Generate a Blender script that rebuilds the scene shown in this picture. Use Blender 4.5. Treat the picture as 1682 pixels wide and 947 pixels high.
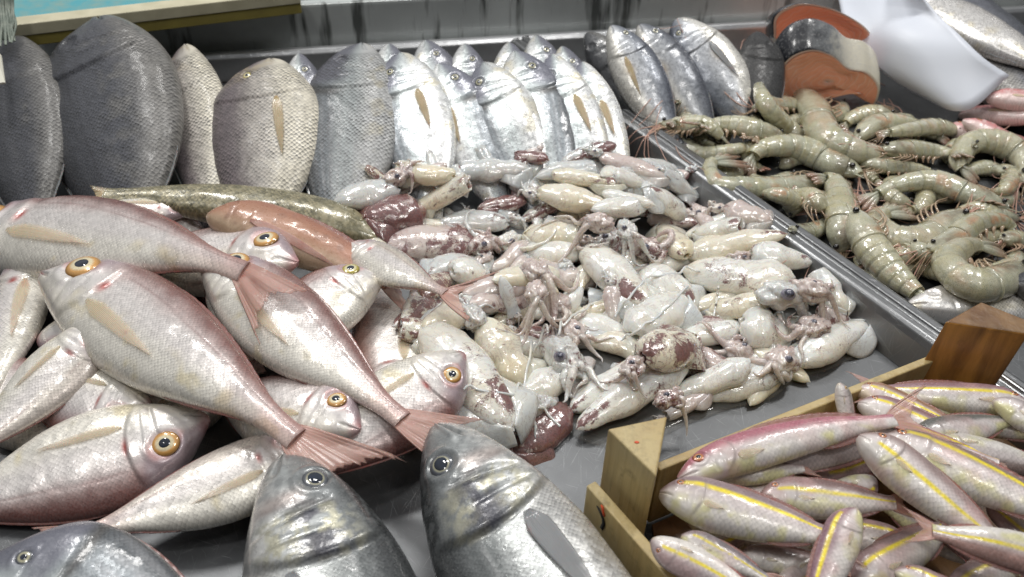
import bpy, math, random
import numpy as np
from math import radians, sin, cos, pi
random.seed(7); rng = np.random.default_rng(7)
S = bpy.context.scene
for o in list(bpy.data.objects): bpy.data.objects.remove(o)
COL = S.collection

# ------------------------------------------------------------------ camera
W0, H0 = 1682, 947
PITCH, HFOV, ROLL, CH = 40.0, 60.0, 2.0, 0.5
F0 = W0/2/math.tan(radians(HFOV/2))
p_, r_ = radians(PITCH), radians(ROLL)
FW = np.array([0, cos(p_), -sin(p_)]); R0 = np.array([1., 0, 0]); U0 = np.array([0, sin(p_), cos(p_)])
CR = cos(r_)*R0 + sin(r_)*U0; CU = -sin(r_)*R0 + cos(r_)*U0
CAMP = np.array([0, 0, CH])
cam = bpy.data.cameras.new('camera'); camo = bpy.data.objects.new('camera', cam); COL.objects.link(camo)
from mathutils import Matrix, Vector
camo.matrix_world = Matrix(((CR[0], CU[0], -FW[0], 0), (CR[1], CU[1], -FW[1], 0), (CR[2], CU[2], -FW[2], CH), (0, 0, 0, 1)))
cam.sensor_width = 36; cam.lens = 18/math.tan(radians(HFOV/2)); cam.clip_start = .01; cam.clip_end = 50
cam.dof.use_dof = True; cam.dof.focus_distance = 0.66; cam.dof.aperture_fstop = 9.0
S.camera = camo
S.view_settings.view_transform = 'Standard'; S.view_settings.look = 'None'; S.view_settings.exposure = 0.12

# ------------------------------------------------------------------ world + lamps (covered market: soft daylight plus ceiling lamps)
w = bpy.data.worlds.new('World'); S.world = w; w.use_nodes = True
nt = w.node_tree; nt.nodes.clear()
wo = nt.nodes.new('ShaderNodeOutputWorld'); bg = nt.nodes.new('ShaderNodeBackground')
tc = nt.nodes.new('ShaderNodeTexCoord'); sx = nt.nodes.new('ShaderNodeSeparateXYZ'); cr = nt.nodes.new('ShaderNodeValToRGB')
dp = nt.nodes.new('ShaderNodeVectorMath'); dp.operation = 'DOT_PRODUCT'; dp.inputs[1].default_value = (-.1, .45, .88)
nt.links.new(tc.outputs['Generated'], dp.inputs[0]); nt.links.new(dp.outputs['Value'], cr.inputs[0])
cr.color_ramp.elements[0].position = 0.0; cr.color_ramp.elements[0].color = (.05, .05, .055, 1)
cr.color_ramp.elements[1].position = 0.75; cr.color_ramp.elements[1].color = (.95, .97, 1, 1)
e = cr.color_ramp.elements.new(0.35); e.color = (.20, .21, .22, 1)
nt.links.new(cr.outputs[0], bg.inputs[0]); nt.links.new(bg.outputs[0], wo.inputs[0]); bg.inputs[1].default_value = 0.36

def lamp(x, y, z, sx_, sy_, power, tx, ty, col=(1, .98, .95)):
    l = bpy.data.lights.new('ceiling_lamp', 'AREA'); l.shape = 'RECTANGLE'; l.size = sx_; l.size_y = sy_; l.energy = power; l.color = col
    o = bpy.data.objects.new('ceiling_lamp', l); COL.objects.link(o); o.location = (x, y, z)
    o.rotation_euler = (Vector((tx, ty, 0))-Vector((x, y, z))).to_track_quat('-Z', 'Y').to_euler()
for (x, y, z, a, b, P) in ((-.75, 1.35, 1.5, .12, .4, 7), (-.1, 1.6, 1.6, .4, .12, 7), (.75, 1.25, 1.5, .12, .4, 7), (-.6, .2, 1.7, .2, .2, 4), (.55, .1, 1.7, .2, .2, 4)):
    lamp(x, y, z, a, b, P, x*.3, .7)

# ------------------------------------------------------------------ helpers
def gp(px, py, z=0.):
    d = FW*F0 + CR*(px-W0/2) + CU*(H0/2-py)
    return CAMP + d*((z-CH)/d[2])
def proj(P):
    d = np.asarray(P)-CAMP; z = np.dot(d, FW); return (W0/2+np.dot(d, CR)/z*F0, H0/2-np.dot(d, CU)/z*F0)
def pxm(P):                                       # pixels per metre at P
    return F0/np.dot(P-CAMP, FW)
def hsh(i, j, k):
    n = (i*374761393 + j*668265263 + k*2147483647) & 0xffffffff
    n = ((n ^ (n >> 13))*1274126177) & 0xffffffff
    return ((n ^ (n >> 16)) & 0xffff)/65535.
def vn(P, seed=0):
    P = np.asarray(P, float); I = np.floor(P).astype(np.int64); f = P-I; f = f*f*(3-2*f); r = 0
    for a in (0, 1):
        for b in (0, 1):
            for c in (0, 1):
                wgt = (f[..., 0] if a else 1-f[..., 0])*(f[..., 1] if b else 1-f[..., 1])*(f[..., 2] if c else 1-f[..., 2])
                r = r + wgt*hsh(I[..., 0]+a+seed*17, I[..., 1]+b, I[..., 2]+c)
    return r
def fbm(P, seed=0, o=3):
    r = 0; a = .5; P = np.asarray(P, float)
    for k in range(o): r = r + a*vn(P*2**k, seed+k); a *= .5
    return r/(1-.5**o)
def ss(a, b, x): t = np.clip((x-a)/(b-a), 0, 1); return t*t*(3-2*t)
def crv(xs, ys, x):                                # smooth monotone-ish interpolation
    xs = np.array(xs, float); ys = np.array(ys, float)
    m = np.gradient(ys, xs); i = np.clip(np.searchsorted(xs, x, side='right')-1, 0, len(xs)-2)
    h = xs[i+1]-xs[i]; t = np.clip((x-xs[i])/h, 0, 1)
    return (2*t**3-3*t**2+1)*ys[i]+(t**3-2*t*t+t)*h*m[i]+(-2*t**3+3*t*t)*ys[i+1]+(t**3-t*t)*h*m[i+1]
def grid_faces(n, k, closed=True, flip=False):
    i = np.arange(n-1)[:, None]; j = np.arange(k if closed else k-1)[None, :]
    a = i*k+j; b = i*k+(j+1) % k; c = (i+1)*k+(j+1) % k; d = (i+1)*k+j
    f = np.stack([a, b, c, d], -1).reshape(-1, 4)
    return f[:, ::-1] if flip else f
def mesh(name, V, F, m, parent=None, pig=None, att=None, uv=None, smooth=True, kind=None):
    me = bpy.data.meshes.new(name); V = np.asarray(V, float).reshape(-1, 3)
    if isinstance(F, np.ndarray): F = F.tolist()
    loc = np.array(parent.location) if parent is not None else np.zeros(3)
    me.from_pydata((V-loc).tolist(), [], F)
    if smooth: me.polygons.foreach_set('use_smooth', [True]*len(me.polygons))
    if pig is not None:
        a = me.attributes.new('pig', 'FLOAT_COLOR', 'POINT')
        a.data.foreach_set('color', np.concatenate([pig, np.ones((len(V), 1))], 1).astype(np.float32).ravel())
    if att:
        for k_, v_ in att.items():
            a = me.attributes.new(k_, 'FLOAT', 'POINT'); a.data.foreach_set('value', np.asarray(v_, np.float32).ravel())
    if uv is not None:
        u = me.uv_layers.new(name='UVMap'); li = np.zeros(len(me.loops), np.int32); me.loops.foreach_get('vertex_index', li)
        u.data.foreach_set('uv', np.asarray(uv, np.float32)[li].ravel())
    o = bpy.data.objects.new(name, me); COL.objects.link(o); me.materials.append(m)
    if parent is not None: o.parent = parent
    if kind: o['kind'] = kind
    return o
def thing(name, label, cat, P, group=None):
    o = bpy.data.objects.new(name, None); COL.objects.link(o); o.location = tuple(float(v) for v in P); o.empty_display_size = .02
    o['label'] = label; o['category'] = cat
    if group: o['group'] = group
    return o
def sub(o, name, V, F, m, top, **k):               # child of a part; top = the thing's root location
    me = mesh(name, np.asarray(V)-0, F, m, None, **k)
    co = np.zeros(len(me.data.vertices)*3, np.float32); me.data.vertices.foreach_get('co', co)
    co = co.reshape(-1, 3)-np.array(top, np.float32); me.data.vertices.foreach_set('co', co.ravel()); me.data.update()
    me.parent = o; return me
def slab(G, th):                                   # closed thin sheet from a grid of points G (n,k,3)
    n, k, _ = G.shape; d1 = np.gradient(G, axis=0); d2 = np.gradient(G, axis=1); N = np.cross(d1, d2)
    N /= np.linalg.norm(N, axis=-1, keepdims=True)+1e-12
    tt = th if np.isscalar(th) else th[..., None]
    A = (G+N*tt/2).reshape(-1, 3); B = (G-N*tt/2).reshape(-1, 3); f = grid_faces(n, k, False); m = n*k
    F = [*f.tolist(), *(f[:, ::-1]+m).tolist()]
    rim = [i*k for i in range(n)] + [(n-1)*k+j for j in range(1, k)] + [i*k+k-1 for i in range(n-2, -1, -1)] + [j for j in range(k-2, 0, -1)]
    for a, b in zip(rim, rim[1:]+rim[:1]): F.append([a, b, b+m, a+m])
    return np.concatenate([A, B]), F
def dome(C, X, Y, Z, rx, ry, rz, n=10, k=20):      # flattened dome
    a = np.linspace(0, pi/2, n)[:, None]; b = np.linspace(0, 2*pi, k, endpoint=False)[None, :]
    x = np.sin(a)*np.cos(b)*rx; y = np.sin(a)*np.sin(b)*ry; z = np.cos(a)*rz+0*b
    V = C + x[..., None]*X+y[..., None]*Y+z[..., None]*Z
    return V.reshape(-1, 3), grid_faces(n, k, True)
def ball(C, r, n=12, k=18, sq=(1, 1, 1), nz=0, seed=0):
    a = np.linspace(0, pi, n)[:, None]; b = np.linspace(0, 2*pi, k, endpoint=False)[None, :]
    D = np.stack([np.sin(a)*np.cos(b), np.sin(a)*np.sin(b), np.cos(a)+0*b], -1)
    if nz: D = D*(1+nz*(fbm(D*2.5+seed*3.1, seed)-.5))[..., None]
    return (np.array(C)+D*r*np.array(sq)).reshape(-1, 3), grid_faces(n, k, True)
def tube(P, R, k=10, sq=1., up=(0, 0, 1)):
    P = np.asarray(P, float); R = np.asarray(R, float)*np.ones(len(P)); T = np.gradient(P, axis=0); T /= np.linalg.norm(T, axis=1, keepdims=True)+1e-12
    N = np.cross(T, up); N /= np.linalg.norm(N, axis=1, keepdims=True)+1e-9; B = np.cross(N, T)
    a = np.linspace(0, 2*pi, k, endpoint=False)
    V = P[:, None]+R[:, None, None]*(np.cos(a)[None, :, None]*N[:, None]+sq*np.sin(a)[None, :, None]*B[:, None])
    F = grid_faces(len(P), k).tolist(); F.append(list(range(k))); F.append([(len(P)-1)*k+j for j in range(k)][::-1])
    return V.reshape(-1, 3), F
def smooth_path(pts, n):
    pts = np.asarray(pts, float); t = np.zeros(len(pts)); t[1:] = np.cumsum(np.linalg.norm(np.diff(pts, axis=0), axis=1)); t /= t[-1]
    s = np.linspace(0, 1, n); return np.stack([crv(t, pts[:, i], s) for i in range(pts.shape[1])], 1)
def box_mesh(name, c8, m, parent=None, bev=.0015, kind=None, smooth=False):  # c8: 4 bottom + 4 top corners
    F = [[3, 2, 1, 0], [4, 5, 6, 7], [0, 1, 5, 4], [1, 2, 6, 5], [2, 3, 7, 6], [3, 0, 4, 7]]
    o = mesh(name, c8, F, m, parent, smooth=smooth, kind=kind)
    if bev: b = o.modifiers.new('b', 'BEVEL'); b.width = bev; b.segments = 2
    return o

# ------------------------------------------------------------------ heightmap used to rest things on what lies below them
HX0, HY0, CS = -1.0, 0.05, .004
HM = np.zeros((520, 460))
def cells(V):
    i = np.clip(((V[:, 0]-HX0)/CS).astype(int), 0, HM.shape[0]-1); j = np.clip(((V[:, 1]-HY0)/CS).astype(int), 0, HM.shape[1]-1)
    return i, j
def hat(P): i, j = cells(np.atleast_2d(P)); return HM[i, j]
def stamp(V, soft=0.0):
    i, j = cells(V); np.maximum.at(HM, (i, j), V[:, 2]-soft)
def rest(n_px, t_px, L, V, up, z=None, sink=0., zmax=.25, dz=(0, 0)):
    """local mesh V (x nose->tail length L) -> world verts, both ends lowered until they rest on the heap"""
    up = np.array(up, float); zn, zt = (z if z is not None else (.03, .03))
    for it in range(1 if z is not None else 9):
        if it == 8: zn += dz[0]; zt += dz[1]
        a = gp(*n_px, zn); b = gp(*t_px, zt); X = b-a; D = np.linalg.norm(X); X /= D; s = D/L
        Z = up-X*np.dot(up, X); Z /= np.linalg.norm(Z); Y = np.cross(Z, X); M = np.stack([X, Y, Z], 1)*s
        Wd = a+V@M.T
        if z is not None or it == 8: break
        low = V[:, 2] < 0; Wl = Wd[low]; xl = V[low, 0]/L; i, j = cells(Wl); key = i*HM.shape[1]+j
        o = np.argsort(Wl[:, 2]); ku, fi = np.unique(key[o], return_index=True); idx = o[fi]
        pen = HM[i[idx], j[idx]]-Wl[idx, 2]; xx = xl[idx]
        pn = pen[xx < .55]; pt = pen[xx > .45]
        qn = np.percentile(pn, 68) if len(pn) else 0; qt = np.percentile(pt, 68) if len(pt) else 0
        zn = min(max(zn+.75*(qn-sink), .004), zmax); zt = min(max(zt+.75*(qt-sink), .004), zmax)
    return Wd, a, M, s

# ------------------------------------------------------------------ material helpers
class NT:
    def __init__(s, name):
        s.m = bpy.data.materials.new(name); s.m.use_nodes = True; s.t = s.m.node_tree; s.t.nodes.clear()
        s.out = s.n('ShaderNodeOutputMaterial'); s.p = s.n('ShaderNodeBsdfPrincipled'); s.l(s.p.outputs[0], s.out.inputs[0])
    def n(s, t, **k):
        x = s.t.nodes.new(t)
        for a, b in k.items(): setattr(x, a, b)
        return x
    def l(s, a, b): s.t.links.new(a, b)
    def put(s, sock, v):
        if hasattr(v, 'is_linked') or hasattr(v, 'links'): s.l(v, sock)
        else: sock.default_value = v
    def math(s, op, a, b=0., c=None, clamp=False):
        x = s.n('ShaderNodeMath', operation=op); x.use_clamp = clamp; s.put(x.inputs[0], a); s.put(x.inputs[1], b)
        if c is not None: s.put(x.inputs[2], c)
        return x.outputs[0]
    def mix(s, f, a, b, mode='MIX'):
        x = s.n('ShaderNodeMix', data_type='RGBA', blend_type=mode); s.put(x.inputs[0], f)
        for q, v in ((6, a), (7, b)): s.put(x.inputs[q], (*v, 1) if isinstance(v, tuple) and len(v) == 3 else v)
        return x.outputs[2]
    def noise(s, vec, sc, det=3, rough=.55, dist=0):
        x = s.n('ShaderNodeTexNoise'); x.inputs['Scale'].default_value = sc; x.inputs['Detail'].default_value = det
        x.inputs['Roughness'].default_value = rough; x.inputs['Distortion'].default_value = dist; s.l(vec, x.inputs['Vector']); return x.outputs['Fac']
    def vor(s, vec, sc, rnd=1., feat='F1'):
        x = s.n('ShaderNodeTexVoronoi', feature=feat); x.inputs['Scale'].default_value = sc
        if 'Randomness' in x.inputs: x.inputs['Randomness'].default_value = rnd
        s.l(vec, x.inputs['Vector']); return x
    def ramp(s, f, *st):
        x = s.n('ShaderNodeValToRGB'); s.l(f, x.inputs[0]); el = x.color_ramp.elements
        for k, (p, c) in enumerate(st):
            e = el[k] if k < 2 else el.new(p)
            e.position = p; e.color = (*c, 1) if isinstance(c, tuple) else (c, c, c, 1)
        return x.outputs[0]
    def obj(s): return s.n('ShaderNodeTexCoord').outputs['Object']
    def mapv(s, vec, sc=(1, 1, 1), rot=(0, 0, 0)):
        x = s.n('ShaderNodeMapping'); x.inputs['Scale'].default_value = sc; x.inputs['Rotation'].default_value = rot; s.l(vec, x.inputs[0]); return x.outputs[0]
    def bump(s, h, st, dist, prev=None):
        x = s.n('ShaderNodeBump'); x.inputs['Strength'].default_value = st; x.inputs['Distance'].default_value = dist; s.l(h, x.inputs['Height'])
        if prev is not None: s.l(prev, x.inputs['Normal'])
        return x.outputs[0]
    def set(s, **k):
        for a, v in k.items(): s.put(s.p.inputs[a.replace('_', ' ')], v)
        return s.m
    def attr(s, n, f=True): x = s.n('ShaderNodeAttribute', attribute_name=n); return x.outputs['Fac' if f else 'Color']

def fish_mat(name, freq=420, metal=.35, rough=.32, bumps=.5, coat=.5, var=.35, spec=.6):
    T = NT(name); uv = T.n('ShaderNodeTexCoord').outputs['UV']; pig = T.attr('pig', False); msk = T.attr('scl')
    rv = T.mapv(uv, (1, 1.0, 1), (0, 0, radians(45))); rv = T.mapv(rv, (1, 1, 1)); v = T.vor(rv, freq, .42); patchy = T.ramp(T.noise(T.obj(), 30, 4), (.33, .25), (.62, 1.15))
    # shingle height: slope along the body inside each scale cell
    vm = T.n('ShaderNodeVectorMath', operation='SUBTRACT'); sc = T.n('ShaderNodeVectorMath', operation='SCALE'); sc.inputs[3].default_value = freq
    T.l(rv, vm.inputs[0]); T.l(v.outputs['Position'], vm.inputs[1]); T.l(vm.outputs[0], sc.inputs[0])
    dt = T.n('ShaderNodeVectorMath', operation='DOT_PRODUCT'); dt.inputs[1].default_value = (.707, .707, 0); T.l(sc.outputs[0], dt.inputs[0])
    h = T.math('MULTIPLY', dt.outputs['Value'], msk)
    rnd = T.n('ShaderNodeSeparateColor'); T.l(v.outputs['Color'], rnd.inputs[0]); rr = rnd.outputs[0]
    big = T.noise(T.obj(), 45, 4); fine = T.noise(uv, 900, 3)
    edge = T.math('MULTIPLY', T.math('SMOOTH_MIN', T.math('ADD', dt.outputs['Value'], .5), 1, .1), msk)
    f1 = T.math('ADD', T.math('MULTIPLY', T.math('SUBTRACT', rr, .5), T.math('MULTIPLY', msk, var*.45)), 1)
    f2 = T.math('SUBTRACT', f1, T.math('MULTIPLY', T.math('SUBTRACT', .6, edge), T.math('MULTIPLY', T.math('MULTIPLY', msk, patchy), var*1.5)))
    f3 = T.math('MULTIPLY', f2, T.math('ADD', .78, T.math('MULTIPLY', big, .44)))
    col = T.n('ShaderNodeVectorMath', operation='SCALE'); T.l(pig, col.inputs[0]); T.l(f3, col.inputs[3])
    # fine dark/bright specks
    n2 = T.ramp(fine, (.35, 0.0), (.75, 1.0))
    c2 = T.mix(T.math('MULTIPLY', n2, .12), col.outputs[0], (.9, .9, .9))
    lum = T.n('ShaderNodeRGBToBW'); T.l(pig, lum.inputs[0])
    wet = T.noise(T.obj(), 130, 3)
    b1 = T.bump(h, bumps, .0006); b2 = T.bump(wet, .35, .0012, b1); b3 = T.bump(fine, .12, .0005, b2)
    wb = T.bump(wet, .25, .0012)
    return T.set(Base_Color=c2, Metallic=T.math('MULTIPLY', T.math('ADD', .35, lum.outputs[0]), metal*1.3, clamp=True),
                 Roughness=T.math('ADD', rough-.08, T.math('MULTIPLY', rr, .2)), Normal=b3, Coat_Weight=coat, Coat_Roughness=.12, Coat_Normal=wb,
                 Specular_IOR_Level=spec)
M_PINK = fish_mat('pink_scaled_skin', 430, .20, .33, .6, .5, .26)
M_BASS = fish_mat('bass_silver_skin', 430, .45, .32, .6, .5, .4)
M_DARK = fish_mat('dark_scaled_skin', 300, .02, .36, 1.0, .10, .9, .35)
M_BREAM = fish_mat('bream_silver_skin', 480, .30, .3, .4, .5, .35)
M_GOAT = fish_mat('goatfish_skin', 420, .05, .34, .35, .4, .2, .4)
M_SMOOTH = fish_mat('smooth_orange_skin', 600, .08, .34, .12, .5, .08)
M_OLIVE = fish_mat('olive_mottled_skin', 300, .15, .3, .6, .6, .6)

def fin_mat(name, col, tip, alpha=.9):
    T = NT(name); al = alpha; uv = T.n('ShaderNodeTexCoord').outputs['UV']; ray = T.mapv(uv, (2.2, 46, 1)); n = T.noise(ray, 1, 2)
    s = T.n('ShaderNodeSeparateXYZ'); T.l(uv, s.inputs[0]); wv = T.math('SINE', T.math('MULTIPLY', s.outputs[1], 42))
    c = T.mix(s.outputs[0], col, tip); c = T.mix(T.ramp(n, (.3, 0.), (.7, .8)), c, tuple(x*.8 for x in col)); blot = T.noise(T.obj(), 60, 3)
    c = T.mix(T.ramp(blot, (.6, 0.), (.75, .5)), c, (.5, .05, .03))
    b = T.bump(wv, .3, .0003)
    return T.set(Base_Color=c, Roughness=.35, Normal=b, Coat_Weight=.5, Coat_Roughness=.15, Alpha=T.math('MULTIPLY', T.math('SUBTRACT', 1.12, T.math('MULTIPLY', s.outputs[0], .55), clamp=True), T.math('ADD', alpha*.75, T.math('MULTIPLY', n, alpha*.35))) if 'pink' in name or 'grey' in name or 'ridge' in name else T.math('MULTIPLY', T.math('SUBTRACT', 1., T.math('POWER', T.math('ABSOLUTE', s.outputs[1]), 3), clamp=True), T.math('ADD', .30+(.25 if 'amber' in name else 0), T.math('MULTIPLY', T.math('ADD', wv, 1), .20))), Subsurface_Weight=.15, Subsurface_Scale=.002)
M_FINP = fin_mat('pink_fin_membrane', (.70, .40, .33), (.74, .46, .38), .78)
M_RIDGE = fin_mat('ridge_fin_membrane', (.40, .20, .17), (.36, .15, .13), .95)
M_FINY = fin_mat('yellow_fin_membrane', (.88, .74, .50), (.92, .78, .66), .5)
M_FING = fin_mat('grey_fin_membrane', (.30, .31, .32), (.42, .42, .42), .95)
M_FINO = fin_mat('amber_fin_membrane', (.62, .47, .24), (.60, .50, .34), .8)
def simple(name, col, rough=.4, metal=0, coat=0, nz=0, sc=60, dark=(0, 0, 0), bump=0, **k):
    T = NT(name); c = (*col, 1)
    if nz: c = T.mix(T.math('MULTIPLY', T.ramp(T.noise(T.obj(), sc, 4), (.35, 0.), (.75, 1.)), nz), col, dark)
    kw = dict(Base_Color=c, Roughness=rough, Metallic=metal, Coat_Weight=coat, Coat_Roughness=.05); kw.update(k)
    if bump: kw['Normal'] = T.bump(T.noise(T.obj(), sc*2, 4), bump, .001)
    return T.set(**kw)
M_PUPIL = simple('pupil_black', (.012, .016, .024), .08, coat=1, nz=.5, sc=300, dark=(.02, .04, .09))
def iris_mat(name, inner, outer):
    T = NT(name); uv = T.n('ShaderNodeTexCoord').outputs['UV']; s = T.n('ShaderNodeSeparateXYZ'); T.l(uv, s.inputs[0])
    c = T.ramp(s.outputs[0], (.0, inner), (.55, inner), (.72, outer), (.92, tuple(x*.55 for x in outer)), (1., tuple(x*.35 for x in outer)))
    c = T.mix(T.math('MULTIPLY', T.ramp(T.noise(T.obj(), 900, 3), (.4, 0.), (.7, 1.)), .4), c, tuple(x*.45 for x in outer))
    return T.set(Base_Color=c, Roughness=.25, Metallic=.1, Coat_Weight=1., Coat_Roughness=.03)
M_GOLD = iris_mat('gold_iris', (.92, .82, .55), (.80, .42, .12)); M_YEL = iris_mat('yellow_iris', (.85, .78, .5), (.55, .45, .08))
M_GREYI = iris_mat('grey_iris', (.55, .52, .34), (.12, .13, .15)); M_RED = iris_mat('red_iris', (.7, .35, .15), (.45, .12, .05))

# ------------------------------------------------------------------ fish
PROF = {
 'pandora': dict(x=[0, .02, .06, .12, .2, .3, .42, .56, .7, .82, .92, 1.], t=[.02, .075, .185, .33, .445, .5, .49, .41, .29, .175, .11, .105],
                 b=[-.05, -.11, -.18, -.27, -.37, -.46, -.5, -.45, -.32, -.18, -.11, -.105], w=[.1, .28, .52, .75, .92, 1., .98, .86, .66, .42, .24, .16], W=.21, gill=.275, eye=(.150, .36, .045)),
 'bream': dict(x=[0, .02, .06, .12, .2, .3, .42, .56, .7, .82, .92, 1.], t=[.03, .11, .22, .35, .46, .5, .49, .43, .32, .19, .11, .10],
                 b=[-.06, -.13, -.22, -.32, -.42, -.49, -.5, -.46, -.34, -.19, -.11, -.10], w=[.1, .28, .5, .75, .92, 1., .97, .84, .62, .38, .2, .12], W=.25, gill=.29, eye=(.15, .32, .026)),
 'bass': dict(x=[0, .02, .06, .12, .2, .3, .42, .56, .7, .82, .92, 1.], t=[.03, .10, .195, .30, .40, .48, .5, .46, .36, .24, .17, .16],
                 b=[-.07, -.14, -.225, -.31, -.405, -.48, -.5, -.48, -.38, -.24, -.17, -.16], w=[.14, .3, .5, .72, .9, 1., 1., .9, .68, .44, .26, .18], W=.20, gill=.29, eye=(.120, .42, .025)),
 'goat': dict(x=[0, .02, .06, .12, .2, .3, .42, .56, .7, .82, .92, 1.], t=[.02, .11, .25, .39, .48, .5, .48, .43, .36, .27, .2, .19],
                 b=[-.13, -.20, -.29, -.37, -.45, -.5, -.5, -.46, -.38, -.27, -.2, -.19], w=[.2, .4, .62, .8, .92, 1., .98, .88, .7, .48, .3, .2], W=.17, gill=.25, eye=(.105, .52, .026)),
}
def jit(c, a=.0): return tuple(min(1, max(0, x*(1+a*(rng.random()-.5)))) for x in c)
def lerp(c, d, t): return c*(1-t[..., None])+np.array(d)*t[..., None]
def pigment(sp, u, v, P3, sd, gill, opt):
    n1 = fbm(P3*22, sd); n2 = fbm(P3*60, sd+5); c = np.zeros(u.shape+(3,)); vv = v+.25*(n1-.5)
    gx = gill-.05*v*v+.02*v
    if sp == 'pandora':
        c[:] = (.88, .84, .75); c = lerp(c, (.82, .77, .74), ss(-.5, .1, vv)); c = lerp(c, opt.get('mid', (.60, .475, .45)), ss(.2, .66, vv))
        c = lerp(c, opt.get('back', (.22, .085, .07)), ss(.48, .9, vv)); c = lerp(c, (.78, .66, .36), .55*ss(.55, .8, n1)*ss(.1, -.5, v))
        c = lerp(c, (.58, .33, .29), .65*ss(.72, 1.0, u+.1*(n1-.5))); hd = ss(gill, gill-.08, u)
        c = lerp(c, (.42, .33, .36), hd*ss(.15, .6, vv)*.9); c = lerp(c, (.72, .58, .25), .35*hd*np.exp(-((v+.75)/.3)**2)); c = lerp(c, (.62, .25, .22), .5*np.exp(-((np.hypot((u-.15)*1.0, (v-.36)*.19)-.055)/.012)**2)); c = lerp(c, (.82, .79, .77), hd*ss(.3, -.1, vv)*.5)
        c = lerp(c, (.52, .20, .20), ss(.05, .0, u)*.75); c = lerp(c, (.56, .50, .52), .35*hd*ss(.5, .7, n2))
        c = lerp(c, (.45, .03, .015), np.exp(-((u-gx-.003)/.010)**2)*np.exp(-((v-.12)/.16)**2)*ss(.3, .5, n2+.15))
        c = lerp(c, (.30, .17, .16), .55*np.exp(-((v-(.60-.18*u))/.025)**2)*ss(gill, gill+.03, u))
    elif sp == 'dark':
        c[:] = (.26, .25, .235); c = lerp(c, (.085, .09, .11), ss(-.8, -.25, vv)); c = lerp(c, (.03, .034, .045), ss(.1, .8, vv))
        c = lerp(c, (.24, .23, .21), .6*ss(.45, .75, n1)*ss(.3, -.3, v)); c = lerp(c, (.04, .045, .055), ss(.1, .0, u)*.5); c = lerp(c, (.02, .02, .03), np.exp(-((v-(.45-.2*u))/.02)**2)*.6)
    elif sp == 'grey':
        c[:] = (.62, .58, .48); c = lerp(c, (.40, .37, .33), ss(-.6, 0, vv)); c = lerp(c, (.13, .105, .11), ss(-.1, .6, vv)); c = lerp(c, (.40, .33, .20), .5*ss(.25, .1, u)*ss(.5, .7, n1))
    elif sp == 'bream':
        c[:] = (.84, .85, .84); c = lerp(c, (.80, .72, .50), .6*ss(.5, .7, n1)*ss(-.1, -.6, v)); c = lerp(c, (.60, .66, .66), ss(-.5, .0, vv)); c = lerp(c, (.30, .34, .37), ss(.05, .5, vv)); c = lerp(c, (.05, .06, .07), ss(.5, .9, vv)*.95)
        hd = ss(gill, gill-.06, u); c = lerp(c, (.16, .16, .21), hd*ss(-.2, .35, vv)*.85); c = lerp(c, (.06, .055, .05), np.exp(-((u-gx-.012)/.02)**2)*ss(.0, .4, v)*.9)
        c = lerp(c, (.5, .5, .52), (.5+.5*np.sin(v*34+u*6))*.35*ss(gill, gill+.1, u)); c = lerp(c, (.16, .17, .19), np.exp(-((v-(.5-.25*u))/.02)**2)*.6*ss(gill, gill+.03, u))
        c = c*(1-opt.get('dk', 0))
    elif sp == 'bass':
        c[:] = (.74, .73, .70); c = lerp(c, (.54, .56, .55), ss(-.7, -.2, vv)); c = lerp(c, (.17, .185, .185), ss(-.15, .4, vv)); c = lerp(c, (.035, .04, .042), ss(.4, .85, vv))
        hd = ss(gill, gill-.05, u); c = lerp(c, (.33, .35, .35), hd*ss(.75, .0, np.abs(vv-.1))*.7)
        op = ss(gill-.115, gill-.10, u)*ss(gx+.01, gx-.005, u); c = lerp(c, (.10, .085, .085), .75*np.exp(-((u-gill+.118-.02*v)/.008)**2)*ss(.8, .4, np.abs(v+.1))); c = lerp(c, (.14, .15, .16), .6*np.exp(-((np.hypot(u-.12, (v-.42)*.17)-.036)/.010)**2)); c = lerp(c, (.05, .05, .06), .7*np.exp(-((v+.24+u*1.5)/.05)**2)*ss(.095, .07, u)); c = lerp(c, (.22, .235, .24), .6*ss(.45, .6, n2)*ss(gill, gill-.05, u))
        c = lerp(c, (.50, .48, .35), op*ss(-.85, -.4, v)*ss(.8, .4, v)*ss(.42, .55, n2)*.9); c = lerp(c, (.02, .02, .04), op*np.exp(-((v-.12)/.33)**2)*ss(.42, .52, n1+.22*ss(gill-.07, gill-.01, u))*.97)
        c = lerp(c, (.45, .31, .26), .45*np.exp(-((u-gill+.14)/.018)**2)*ss(.6, .2, np.abs(v+.3))); c = lerp(c, (.75, .74, .72), ss(.06, .0, u)*ss(.1, -.5, v)*.7)
        c = lerp(c, (.66, .66, .66), .5*np.exp(-((v-.40)/.018)**2)*ss(gill, gill+.02, u))
    elif sp == 'ubass':
        c[:] = (.80, .78, .72); c = lerp(c, (.55, .57, .60), ss(-.55, -.15, vv)); c = lerp(c, (.18, .20, .24), ss(-.1, .5, vv)); c = lerp(c, (.05, .06, .09), ss(.5, .95, vv)); c = lerp(c, (.6, .45, .25), .6*np.exp(-((u-gill-.1)/.05)**2-((v+.35)/.2)**2))
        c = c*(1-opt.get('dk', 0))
    elif sp == 'goat':
        c[:] = (.82, .77, .72); c = lerp(c, (.72, .64, .62), ss(-.5, .0, vv)); c = lerp(c, tuple(q*.72 for q in opt.get('back', (.42, .27, .27))), ss(.0, .6, vv)); c = lerp(c, (.74, .70, .25), .7*ss(.45, .7, n1)*ss(.1, -.5, v)); c = lerp(c, (.85, .82, .82), .5*ss(.5, .75, n2)*ss(.3, -.1, np.abs(v+.1)))
        c = lerp(c, (.66, .40, .38), .5*ss(.5, .8, fbm(P3*14+9, sd+2))); st = opt.get('st', .45)
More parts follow.
